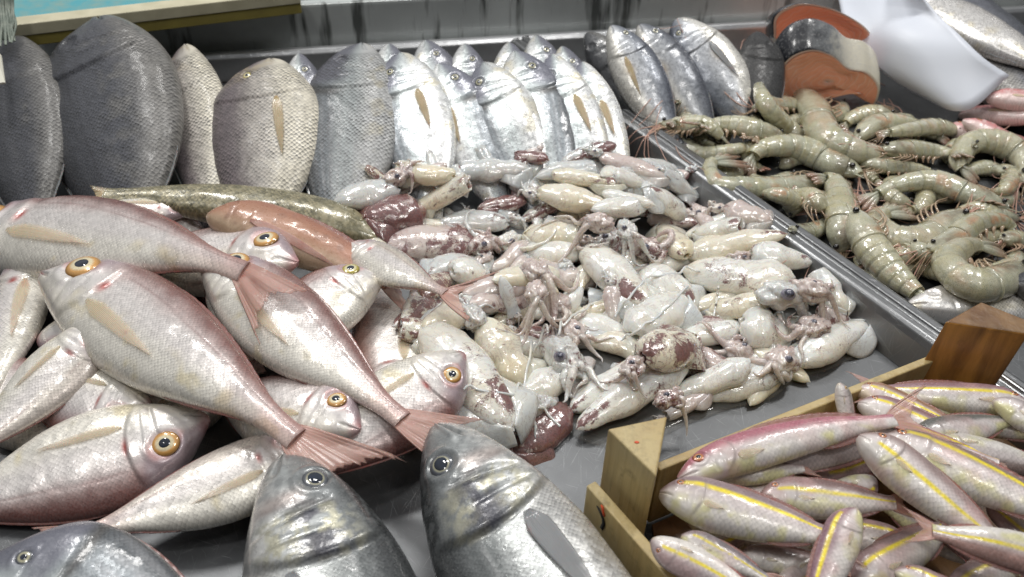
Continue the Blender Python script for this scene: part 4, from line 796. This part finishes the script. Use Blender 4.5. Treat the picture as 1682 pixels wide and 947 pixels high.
def shrimp(lbl, pts, w, side=1, tone=0., ora=.3, legs=1, ant=1, z0=None, lift=0.):
    """pts: pixels from the rostrum to the end of the tail fan; w: body width in pixels; side: +1 back lies left of the walking-out direction"""
    NP[0] += 1; sd = NP[0]+300; N, K = 110, 22; px = smooth_path([(*p, 0) for p in pts], N)[:, :2]; t = np.linspace(0, 1, N)
    P = np.array([gp(x, y, .02) for x, y in px]); R = w/pxm(P[N//2])/2*1.04
    rad = crv([0, .06, .10, .16, .25, .34, .42, .60, .74, .86, .93, 1.], [.10, .22, .50, .80, 1., 1.02, 1.04, .90, .72, .50, .42, .3], t)*R
    for _ in range(4):
        z = hat(P)+rad*.6
        z = np.polyval(np.polyfit(t, z, 3), t)
        z = np.maximum(z, rad*.8)+lift; P = np.array([gp(x, y, q) for (x, y), q in zip(px, z)])
    T_ = np.gradient(P, axis=0); T_ /= np.linalg.norm(T_, axis=1)[:, None]; Nn = np.cross(Z, T_)*side; Nn /= np.linalg.norm(Nn, axis=1)[:, None]; B = np.cross(T_, Nn)*side
    root = thing('shrimp', lbl, 'shrimp', P[int(N*.4)], 'raw green shrimps heaped in the right tray'); L = np.linalg.norm(np.diff(P, axis=0), axis=1).sum()
    a = np.linspace(0, 2*pi, K, endpoint=False); base = np.array([.56, .56, .43])*(1+tone)*(1+.16*(rng.random()-.5))+np.array([.05, .01, -.02])*rng.random()
    def part(nm, i0, i1, seg):
        tt = t[i0:i1]; r = rad[i0:i1, None]*(1+0*a[None, :]); d = np.cos(a)[None, :]+0*r; l = np.sin(a)[None, :]+0*r
        c = base+0*r[..., None]; n1 = fbm(np.stack([tt[:, None]*14+sd+0*r, d*1.5, l*1.5], -1), sd)
        if seg:
            ph = (tt-.345)/.0865; fr = ph-np.floor(ph); r = r*(1+.055*fr[:, None]-.05*np.exp(-((fr-.04)/.05)**2)[:, None]); c = lerp(c, (.20, .21, .15), .55*np.exp(-((fr[:, None]-.02)/.05)**2)+0*d)
            c = lerp(c, (.56, .54, .33), .6*np.exp(-((fr[:, None]-.85)/.14)**2)+0*d); c = lerp(c, (.56, .24, .10), .75*ora*ss(.55, .75, n1)); c = lerp(c, (.50, .42, .20), .5*ss(.5, .3, n1)); flat = 1+.35*ss(.2, .9, -d)
            dd = d*(1.1)-.0; V = P[i0:i1, None]+Nn[i0:i1, None]*(r*np.where(d < 0, d*1.0, d*1.12))[..., None]+B[i0:i1, None]*(r*.84*l*(1-.35*ss(.3, 1, -d)))[..., None]
        else:
            g_ = .05*np.exp(-((tt[:, None]-.30)/.006)**2)*1.; r = r*(1-g_); c = lerp(c, (.58, .20, .05), np.clip(1.6*ora, 0, .8)*ss(.45, .75, n1)*ss(.5, -.2, d)*ss(.14, .26, tt)[:, None]); c = lerp(c, (.40, .36, .22), ss(.4, .7, -d)*.4)
            c = lerp(c, (.17, .13, .08), ss(.45, .65, n1)*ss(.33, .2, tt)[:, None]*.7); V = P[i0:i1, None]+Nn[i0:i1, None]*(r*d*1.05)[..., None]+B[i0:i1, None]*(r*.80*l)[..., None]
        F = grid_faces(i1-i0, K); F = F.tolist() if side < 0 else F[:, ::-1].tolist(); F.append([(i1-i0-1)*K+j for j in range(K)][::1 if side > 0 else -1]); F.append(list(range(K))[::-1 if side > 0 else 1])
        F = [f[::-1] for f in F]
        mesh(nm, V.reshape(-1, 3), F, M_SHR, root, pig=np.clip(c, 0, 1).reshape(-1, 3)); stamp(V.reshape(-1, 3), .001)
    i = lambda q: int(q*(N-1)); part('carapace', i(.07), i(.355), False); part('abdomen', i(.34), i(.875), True)
    # rostrum spine
    k = i(.20); st = P[k]+Nn[k]*rad[k]*.85; k2 = i(.10); m_ = P[k2]+Nn[k2]*rad[k2]*.75; tip = P[0]+Nn[0]*R*.35; V, F = tube(smooth_path([st, m_, tip], 14), np.linspace(R*.16, R*.03, 14), 8, .6); mesh('rostrum', V, F, M_SHR, root, pig=np.tile(base*1.0, (len(V), 1)))
    E = P[i(.115)]+Nn[i(.115)]*R*.25+B[i(.115)]*R*.52; V, F = ball(E, R*.20, 10, 14); mesh('eye', V, F, M_SHE, root)
    # tail fan
    k = i(.86); Tt = P[-1]-P[k]; ln = np.linalg.norm(Tt); Tt /= ln; Nt = np.cross(Z, Tt)*side; Nt /= np.linalg.norm(Nt); Bt = np.cross(Tt, Nt)*side
    for q, (an, wd_, zz) in enumerate(((0, .22, .12), (.22, .34, 0), (-.22, .34, -.02), (.42, .30, -.10), (-.42, .30, -.08))):
        dr = Tt*cos(an)+Nt*sin(an); pr_ = np.cross(Z, dr); u = np.linspace(0, 1, 9)[:, None]; j = np.linspace(-1, 1, 7)[None, :]; h = np.sin(np.clip(u*.92+.06, 0, 1)*pi)**.6
        G = P[k]+dr*(u*ln*1.05)[..., None]+pr_*(j*h*R*wd_)[..., None]+Z*((zz+.25*(1-j*j)*h-.1*u)*R)[..., None]; V, F = slab(G, .0006*(1+0*u*j))
        cc = lerp(base+np.zeros((9, 7, 3)), (.36, .13, .09), ss(.25, .85, u+0*j)*(.5+.5*ora)).reshape(-1, 3); mesh('tail_fan', V, F, M_SHR, root, pig=np.concatenate([cc, cc]))
    if legs:
        for q in range(5):      # swimmerets
            k = i(.385+q*.0865); st = P[k]-Nn[k]*rad[k]*.80; e_ = st-Nn[k]*R*(.55+.2*rng.random())-T_[k]*R*(.25+.2*rng.random()); e_[2] = max(e_[2]-R*.5, .003)
            V, F = tube(smooth_path([st, (st+e_)/2+Z*R*.12-T_[k]*R*.1, e_], 9), np.array([.12, .17, .19, .19, .17, .14, .10, .06, .03])*R, 8, .5); mesh('swimmeret', V, F, M_LEG, root)
        for q in range(5):      # walking legs
            k = i(.20+q*.032); st = P[k]-Nn[k]*rad[k]*.75; f_ = -T_[k]*R*(1.1+.8*rng.random()); e1 = st-Nn[k]*R*(.6+.3*rng.random())+f_*.3+Z*R*.15; e2 = e1+f_*1.3-Nn[k]*R*rng.uniform(-.5, .5); e2[2] = max(e2[2]-R*.5, .004)
            V, F = tube(smooth_path([st, e1, e2], 12), np.linspace(R*.075, R*.022, 12), 6); mesh('leg', V, F, M_LEG, root)
    if ant:
        for q in range(3+(sd % 2)):
            k = i(.08); th = math.atan2(-T_[k][1], -T_[k][0])+rng.normal()*.5; Q = drape(P[k]+Nn[k]*R*.1*(q-1), th, 14, L*.045*rng.uniform(.7, 1.2), .0006, curl=rng.normal()*.09, wob=.12, seed=sd*3+q)
            V, F = tube(smooth_path(Q, 40), np.linspace(.0007, .0003, 40), 5); mesh('antenna', V, F, M_ANT, root)
        for q in range(5):
            k = i(.09); th = math.atan2(-T_[k][1], -T_[k][0])+rng.normal()*.25; Q = drape(P[k]-Nn[k]*R*.3*q/2, th, 5, R*.45, .0008, wob=.15, seed=sd*5+q); V, F = tube(smooth_path(Q, 14), np.linspace(R*.07, R*.015, 14), 5); mesh('feeler', V, F, M_LEG, root)
    return root
for k, (x, y) in enumerate([(1130, 190), (1180, 210), (1240, 200), (1300, 200), (1370, 190), (1230, 260), (1320, 260), (1400, 240), (1480, 250), (1560, 250), (1290, 320), (1380, 320), (1460, 310), (1560, 320), (1640, 330), (1350, 370), (1440, 370), (1530, 370), (1620, 390), (1420, 420), (1500, 430), (1580, 440), (1650, 440), (1320, 300), (1660, 300), (1150, 230), (1200, 180), (1270, 225), (1345, 215), (1420, 215), (1500, 210), (1190, 285), (1260, 300), (1430, 280), (1520, 330), (1600, 280), (1600, 350), (1400, 380), (1480, 420), (1540, 420), (1370, 340), (1450, 460)]):
    a = rng.uniform(0, 6.28); l = 55*(.7+y/1000); p = [(x+cos(a+q*.7*(-1)**k)*l*(1-q*.9), y+.6*sin(a+q*.7*(-1)**k)*l*(1-q*.9)) for q in (0, .7, 1.4, 2.0)]
    shrimp('@shrimp@green shrimp half buried', p, 30*(.7+y/1200), side=(-1)**k, ora=rng.random(), legs=0, ant=0, tone=-.1)
SH = [
 ('brownish shrimp at the back edge under the blue sea bass', [(1118, 178), (1160, 168), (1210, 165), (1262, 180)], 30, -1, .5),
 ('green shrimp with brown head hanging over the rim at the far left', [(1076, 204), (1110, 206), (1160, 205), (1196, 236)], 32, 1, .6),
 ('shrimp lying level just right of the rim in the back', [(1300, 232), (1245, 214), (1190, 204), (1134, 216)], 36, -1, .2),
 ('brown shrimp at the back with its tail under the upright one', [(1228, 178), (1280, 170), (1320, 180), (1350, 210)], 30, 1, .5),
 ('shrimp pointing its brown tail tip up in front of the dark fish', [(1336, 226), (1300, 216), (1266, 182), (1240, 122)], 36, 1, .2),
 ('short green shrimp lying by the rim below the red legs', [(1108, 216), (1150, 252), (1200, 246), (1252, 232)], 28, -1, .4),
 ('reddish shrimp heap head behind the large upright shrimp', [(1470, 190), (1430, 186), (1395, 196), (1380, 214)], 32, 1, .9),
 ('shrimp with orange head in the back right middle', [(1398, 238), (1440, 204), (1480, 204), (1560, 232)], 36, 1, .9),
 ('shrimp lying level pointing at the pink mullets', [(1590, 222), (1540, 208), (1480, 214), (1440, 220)], 30, 1, .4),
 ('green shrimp lying below the long pointing one', [(1400, 264), (1460, 274), (1510, 278), (1546, 288)], 28, 1, .3),
 ('largest shrimp, standing out over the salmon steak', [(1292, 132), (1330, 168), (1364, 228), (1430, 252), (1492, 250)], 52, -1, .4),
 ('pale shrimp with reddish tail pointing right in the upper middle', [(1440, 246), (1500, 246), (1540, 250), (1586, 256)], 34, 1, .3),
 ('shrimp curled round its red legs at the right', [(1672, 318), (1690, 270), (1640, 234), (1590, 236), (1574, 268), (1608, 296)], 46, 1, .5),
 ('arched green shrimp in the middle left', [(1428, 292), (1370, 268), (1290, 238), (1240, 250), (1222, 286)], 46, 1, .4),
 ('bent shrimp by the rim with orange patch on its head', [(1376, 290), (1300, 306), (1220, 306), (1176, 298), (1166, 272), (1214, 258)], 40, 1, .9),
 ('orange brown shrimp stub under the bent one', [(1300, 360), (1300, 330), (1270, 318), (1250, 318)], 34, 1, 1.),
 ('small orange shrimp curled beside the upright pale one', [(1352, 348), (1330, 320), (1310, 316), (1304, 306)], 30, -1, 1.),
 ('long shrimp with reddish legs crossing the middle right', [(1672, 344), (1600, 322), (1530, 296), (1470, 304), (1408, 338)], 40, 1, .8),
 ('slim shrimp at the right edge under the long one', [(1682, 360), (1640, 352), (1600, 340), (1560, 350)], 26, 1, .7),
 ('shrimp hanging head down over the rim', [(1374, 424), (1384, 388), (1384, 340), (1370, 298), (1330, 290)], 48, 1, .5),
 ('plump grey green shrimp bent double in the right middle', [(1600, 340), (1560, 366), (1510, 394), (1460, 384), (1442, 360), (1490, 340)], 54, 1, .3),
 ('shrimp with bright orange neck lying right of the plump one', [(1512, 414), (1560, 398), (1610, 364), (1656, 368), (1672, 400)], 38, 1, 1.),
 ('green shrimp under the plump one pointing at the wood post', [(1478, 398), (1520, 434), (1560, 452), (1590, 456)], 40, -1, .2),
 ('large shrimp running down to the white fish', [(1400, 332), (1420, 384), (1462, 440), (1530, 500)], 56, -1, .5),
 ('broad curled shrimp at the right above the white fish', [(1690, 420), (1640, 462), (1590, 462), (1560, 428), (1580, 408), (1640, 404)], 56, 1, .4),
 ('brown shrimp tail at the right edge behind the broad curled one', [(1640, 396), (1668, 392), (1690, 400), (1710, 410)], 30, 1, .5),
]
for (l, p, w_, sd_, o_) in SH: shrimp(l, p, w_, sd_, ora=o_)

# ------------------------------------------------------------------ wooden crate
def wood(name, c1, c2, c3, sc=1., rot=(0, 0, 0), k=10., grain=26, thr=.45):
    T = NT(name); o = T.mapv(T.obj(), (1, 1, .10), rot); n = T.noise(o, grain*sc, 5, .6, .8); m = T.noise(T.obj(), 22, 3); f = T.noise(o, grain*5, 3)
    c = T.mix(T.ramp(n, (thr-.07, 0.), (thr+.16, 1.)), c1, c2); c = T.mix(T.ramp(m, (.45, 0.), (.7, .6)), c, c3); c = T.mix(T.ramp(T.noise(T.obj(), 70, 5, .7), (.56, 0.), (.70, .55)), c, tuple(x*.35 for x in c1)); c = T.mix(T.ramp(f, (.5, 0.), (.75, .4)), c, tuple(x*.5 for x in c1))
    return T.set(Base_Color=c, Roughness=.42, Coat_Weight=.35, Coat_Roughness=.2, Normal=T.bump(f, .6, .0012))
M_W1 = wood('pale_wood', (.54, .41, .18), (.44, .30, .12), (.60, .50, .26), 1., grain=40, thr=.5); M_W2 = wood('dark_grained_wood', (.66, .32, .07), (.07, .025, .008), (.50, .22, .05), 1., grain=34, thr=.52); M_W2T = wood('end_grain_wood', (.26, .13, .045), (.14, .06, .02), (.32, .2, .09))
M_MARKB = simple('black_pen', (.02, .02, .02), .6); M_MARKR = simple('red_paint', (.75, .10, .03), .5)
crate = thing('wooden_crate', 'pale wooden crate with triangular corner posts holding the striped fish', 'crate', gp(1080, 880, 0))
def up3(p2, z0, z1):       # pixel tops at height z1 -> vertical prism corners
    T_ = [gp(x, y, z1) for x, y in p2]; B_ = [np.array([p[0], p[1], z0]) for p in T_]; return T_, B_
def post(nm, tops, z0, z1, m, mt, lean=(0, 0)):
    T_, B_ = up3(tops, z0, z1); B_ = [b+np.array([*lean, 0]) for b in B_]; n = len(T_); V = T_+B_
    ar = sum(T_[i][0]*T_[(i+1) % n][1]-T_[(i+1) % n][0]*T_[i][1] for i in range(n)); F = [list(range(n)), list(range(n, 2*n))[::-1]]
    for i in range(n): F.append([i, n+i, n+(i+1) % n, (i+1) % n])
    if ar < 0: F = [f[::-1] for f in F]
    o = mesh(nm, V, F, m, crate, smooth=False); o.data.materials.append(mt); o.data.polygons[0].material_index = 1
    b = o.modifiers.new('b', 'BEVEL'); b.width = .0012; b.segments = 2; return T_, B_
post('corner_post', [(998, 704), (1096, 683), (1078, 782)], .0, .098, M_W1, M_W1)
post('corner_post', [(1553, 528), (1612, 495), (1700, 530), (1690, 548)], .0, .095, M_W2, M_W2T, lean=(-.012, -.006))
def board(nm, p1, p2, zt, h, th, inward, m):
    a, b = gp(*p1, zt), gp(*p2, zt); d = b-a; d /= np.linalg.norm(d); n = np.cross(Z, d)*inward; q = lambda P, y, z: P+n*y+Z*z
    return box_mesh(nm, [q(a, 0, -h), q(b, 0, -h), q(b, th, -h), q(a, th, -h), q(a, 0, 0), q(b, 0, 0), q(b, th, 0), q(a, th, 0)] if inward > 0 else [q(a, th, -h), q(b, th, -h), q(b, 0, -h), q(a, 0, -h), q(a, th, 0), q(b, th, 0), q(b, 0, 0), q(a, 0, 0)], m, crate, .001), a, b, n, d
bo, a_, b_, n_, d_ = board('side_board', (963, 797), (1128, 985), .062, .058, .007, 1, M_W1)
# marks on its outer face
of = lambda s, z: a_+d_*s-n_*.0006+Z*z
V, F = slab(np.array([[of(.012+.0016*q+.003*sin(q*.8), -.006-.003*q), of(.0145+.0016*q+.003*sin(q*.8), -.006-.003*q)] for q in range(6)]), .0006); mesh('pen_mark', V, F, M_MARKB, crate)
V, F = slab(np.array([[of(.0155+.0009*q, .001-.0022*q-.002), of(.0175+.0009*q, .001-.0022*q-.002)] for q in range(4)]), .0006); mesh('red_mark', V, F, M_MARKR, crate)
V, F = ball(gp(1046, 726, .0982), .0010, 6, 10, (1.6, 1, .25)); mesh('red_mark', V, F, M_MARKR, crate)
board('back_board', (1084, 772), (1546, 588), .060, .056, .006, 1, M_W1)
cA, cB = gp(1090, 775, .06), gp(1546, 588, .06); cC = gp(1128, 985, .06)
cd = lambda f, g_: cA+(cB-cA)*f+(cC-cA)*g_
V = [cd(0, 0), cd(1.3, 0), cd(1.3, 1.9), cd(0, 1.9)]; V = [np.array([v[0], v[1], .005]) for v in V]; V2 = [v-Z*.003 for v in V]
mesh('base_board', V+V2, [[0, 1, 2, 3], [7, 6, 5, 4], [0, 4, 5, 1], [1, 5, 6, 2], [2, 6, 7, 3], [3, 7, 4, 0]], M_W2T, crate, smooth=False)
HM[:] = HM  # heights inside the crate start at the heap below the visible fish
I, J = np.meshgrid(np.arange(HM.shape[0]), np.arange(HM.shape[1]), indexing='ij'); XX, YY = HX0+(I+.5)*CS, HY0+(J+.5)*CS
e1, e2 = (cB-cA)[:2], (cC-cA)[:2]; det = e1[0]*e2[1]-e1[1]*e2[0]; ff = ((XX-cA[0])*e2[1]-(YY-cA[1])*e2[0])/det; gg = (e1[0]*(YY-cA[1])-e1[1]*(XX-cA[0]))/det
HM[(ff > .03) & (gg > .02)] = .012
# ------------------------------------------------------------------ striped fish in the crate
def goat(lbl, n, t, w, **k): return fish('striped_fish', lbl, n, t, w, 'goat', 'goat', **{**dict(mat=M_GOAT, iris=M_RED, group='striped fish filling the wooden crate', pec=.12, tsplay=.6, tfork=.6, tail=.9, dfin=.03, sink=.002, gr=.8), **k})
for k, (n, t) in enumerate((((1130, 850), (1330, 900)), ((1200, 760), (1420, 740)), ((1300, 720), (1500, 760)), ((1380, 880), (1200, 930)), ((1420, 760), (1640, 700)), ((1500, 900), (1300, 850)), ((1560, 760), (1700, 860)), ((1600, 920), (1450, 830)), ((1540, 670), (1720, 720)),
        ((1100, 900), (1260, 990)), ((1460, 680), (1640, 650)), ((1180, 820), (1380, 800)), ((1400, 960), (1560, 860)), ((1620, 820), (1760, 940)), ((1560, 980), (1700, 900)), ((1280, 960), (1400, 900)), ((1440, 790), (1300, 860)), ((1590, 650), (1700, 700)), ((1540, 800), (1380, 730)), ((1330, 780), (1500, 720)), ((1230, 860), (1100, 930)), ((1540, 860), (1660, 960)), ((1700, 820), (1560, 720)), ((1360, 900), (1480, 960)), ((1150, 800), (1300, 850)))):
    goat('@striped@dull fish half buried', n, t, 70, dorsal=(-1)**k, eye=False, tail=.6, z=(.036+.012*(k > 8), .036+.012*(k > 8)))
GT = [
 ('brown fish with a broken yellow stripe, back corner of the crate', (1406, 636), (1580, 706), 62, dict(dorsal=1, opt=dict(back=(.42, .2, .1), st=.2))),
 ('pinkish fish with straight yellow stripe by the dark post', (1690, 664), (1440, 640), 52, dict(dorsal=-1, opt=dict(back=(.45, .25, .28), st=.3))),
 ('small grey silver fish looking up with gold eye at the back board', (1380, 628), (1400, 720), 62, dict(dorsal=1, sink=.0, iris=M_GOLD, eyes=1.3, opt=dict(st=None, back=(.5, .46, .42)))),
 ('purplish fish with a bold yellow bar at the back of the crate', (1410, 660), (1620, 742), 66, dict(dorsal=1, opt=dict(back=(.40, .2, .22), st=.25))),
 ('white bellied fish under the long pink one', (1248, 752), (1450, 730), 62, dict(dorsal=-1, opt=dict(back=(.6, .5, .48), st=None), eye=False)),
 ('pale fish low between the pink one and the striped one', (1180, 778), (1320, 768), 50, dict(dorsal=1, opt=dict(st=None), eye=False)),
 ('dull brown fish at the right side of the crate', (1520, 728), (1740, 776), 76, dict(dorsal=-1, eye=False, opt=dict(back=(.30, .2, .17), st=None, br=-.25))),
 ('grey brown fish with green black head below the yellow bar', (1500, 720), (1660, 690), 54, dict(dorsal=1, eye=False, opt=dict(back=(.2, .2, .18), st=None, br=-.2))),
 ('large pale fish at the right edge by the dark post', (1632, 656), (1800, 750), 70, dict(dorsal=1, z=(.072, .07), eye=False, opt=dict(st=None, back=(.6, .52, .52)), sink=0)),
 ('pink fish with two yellow lines running to the right edge', (1424, 700), (1640, 760), 50, dict(dorsal=1, eye=False, opt=dict(back=(.55, .22, .25), st=.6))),
 ('long grey brown fish with yellow stripe running to the lower right', (1440, 716), (1780, 862), 78, dict(dorsal=1, opt=dict(back=(.33, .22, .2), st=.55))),
 ('dark fish with broken yellow stripe in the crate centre', (1248, 812), (1470, 826), 72, dict(dorsal=1, opt=dict(back=(.30, .17, .16), mid=(.4, .3, .3), st=.15, br=-.1))),
 ('plump fish with bright yellow stripe and its snout at the pale post', (1084, 806), (1372, 884), 86, dict(dorsal=1, hi=True, eyes=.9, opt=dict(back=(.42, .30, .32), st=.45))),
 ('long pink backed fish with pale belly at the back left of the crate', (1112, 784), (1470, 690), 62, dict(dorsal=1, hi=True, bend=.035, opt=dict(back=(.62, .2, .26), st=None), sink=0, tail=1.1)),
 ('grey fish tucked under the plump one at the crate side', (1120, 878), (1260, 950), 50, dict(dorsal=1, eye=False, opt=dict(back=(.3, .25, .27), st=.2, br=-.2))),
 ('pale fish head looking up beside the crate side board', (1068, 890), (1250, 985), 56, dict(dorsal=-1, opt=dict(back=(.5, .4, .4), st=.1), eyes=.9)),
 ('whitish fish lying level at the bottom of the crate', (1212, 912), (1380, 930), 42, dict(dorsal=1, eye=False, opt=dict(st=None, br=-.1))),
 ('fish with red eye at the bottom edge of the picture', (1470, 936), (1640, 1010), 70, dict(dorsal=1, eyes=1.1)),
 ('upright fish with yellow edge stripe and white ribbed side', (1402, 834), (1330, 1010), 76, dict(dorsal=-1, hi=True, eye=False, opt=dict(back=(.38, .2, .25), st=.66), sink=0)),
 ('large pale fish with red rimmed eye and wide yellow bar, crate middle', (1412, 714), (1650, 900), 104, dict(dorsal=1, hi=True, sink=0, eyes=1.1, opt=dict(st=-.15, back=(.50, .36, .34)))),
 ('fish with orange yellow band and spread pink tail, nearest the camera', (1760, 930), (1530, 872), 78, dict(dorsal=1, hi=True, eye=False, sink=0, tail=1.0, opt=dict(st=.1, back=(.6, .35, .3)))),
]
for i_, (l, n, t, w_, k) in enumerate(GT):
    b_ = .056+.0013*i_
    goat(l, n, t, w_, **{**dict(z={16: (.05, .05), 18: (.082, .068), 19: (.092, .076), 20: (.085, .092), 13: (.072, .078), 2: (.076, .05)}.get(i_, (b_, b_))), **k})

# ------------------------------------------------------------------ water film round the squid, and a few drops
out = [(700, 690), (760, 720), (830, 756), (870, 758), (930, 712), (960, 728), (1020, 736), (1090, 716), (1150, 690), (1190, 676), (1270, 654), (1300, 628), (1370, 604), (1424, 572), (1432, 540), (1400, 500), (1200, 470), (900, 560), (740, 600)]
P = smooth_path([gp(x, y, .0) for x, y in out+[out[0]]], 160)[:-1]; P = P+np.stack([.003*(vn(np.stack([P[:, 0]*60, P[:, 1]*60, P[:, 0]*0], 1), 3)-.5), P[:, 0]*0, P[:, 0]*0], 1); C = P.mean(0); n = len(P)
V = []; 
for f, z in ((1, .0004), (.998, .0016), (.99, .0024), (.9, .0026), (.5, .0026), (.05, .0026)): V.append(C*(1-f)+P*f+Z*z*1.)
V = np.concatenate([v*[1, 1, 0]+[0, 0, zz] for v, zz in zip(V, (.0004, .0016, .0024, .0026, .0026, .0026))])
F = grid_faces(6, n).tolist(); F.append([5*n+j for j in range(n)])
M_WET = simple('wet_film', (.30, .29, .26), .03, Alpha=.22, Specular_IOR_Level=.8)
mesh('water', V, F, M_WET, kind='structure')

# ------------------------------------------------------------------ labels of half buried things: told apart by the named neighbour they lie beside
tops = [o for o in bpy.data.objects if o.parent is None and o.get('label')]; gone = set()
used = set(o['label'] for o in tops); fam = {'squid': lambda o: o['category'] == 'squid', 'shrimp': lambda o: o['category'] == 'shrimp', 'striped': lambda o: o.name.startswith('striped_fish')}
for o in tops:
    L = o['label']
    if not L.startswith('@'): continue
    _, k, base = L.split('@'); c = [q for q in tops if fam[k](q) and not q['label'].startswith('@') and 'half buried' not in q['label'] and 'tentacle strand' not in q['label'] and len(q['label'].split()) <= 10]
    c.sort(key=lambda q: (q.location-o.location).length); done = False
    for q in c[:40]:
        d = o.location-q.location
        w_ = ('right of' if d.x > 0 else 'left of') if abs(d.x) > abs(d.y) else ('behind' if d.y > 0 else 'in front of')
        for w2 in (w_, 'beneath' if d.length < .06 else w_, 'beside', 'close to'):
            lab = base+' '+w2+' the '+q['label']
            if lab not in used and len(lab.split()) <= 16: o['label'] = lab; used.add(lab); done = True; break
        if done: break
    if not done:
        gone.add(o)
for o in gone:
    for q in list(o.children_recursive)+[o]: bpy.data.objects.remove(q)
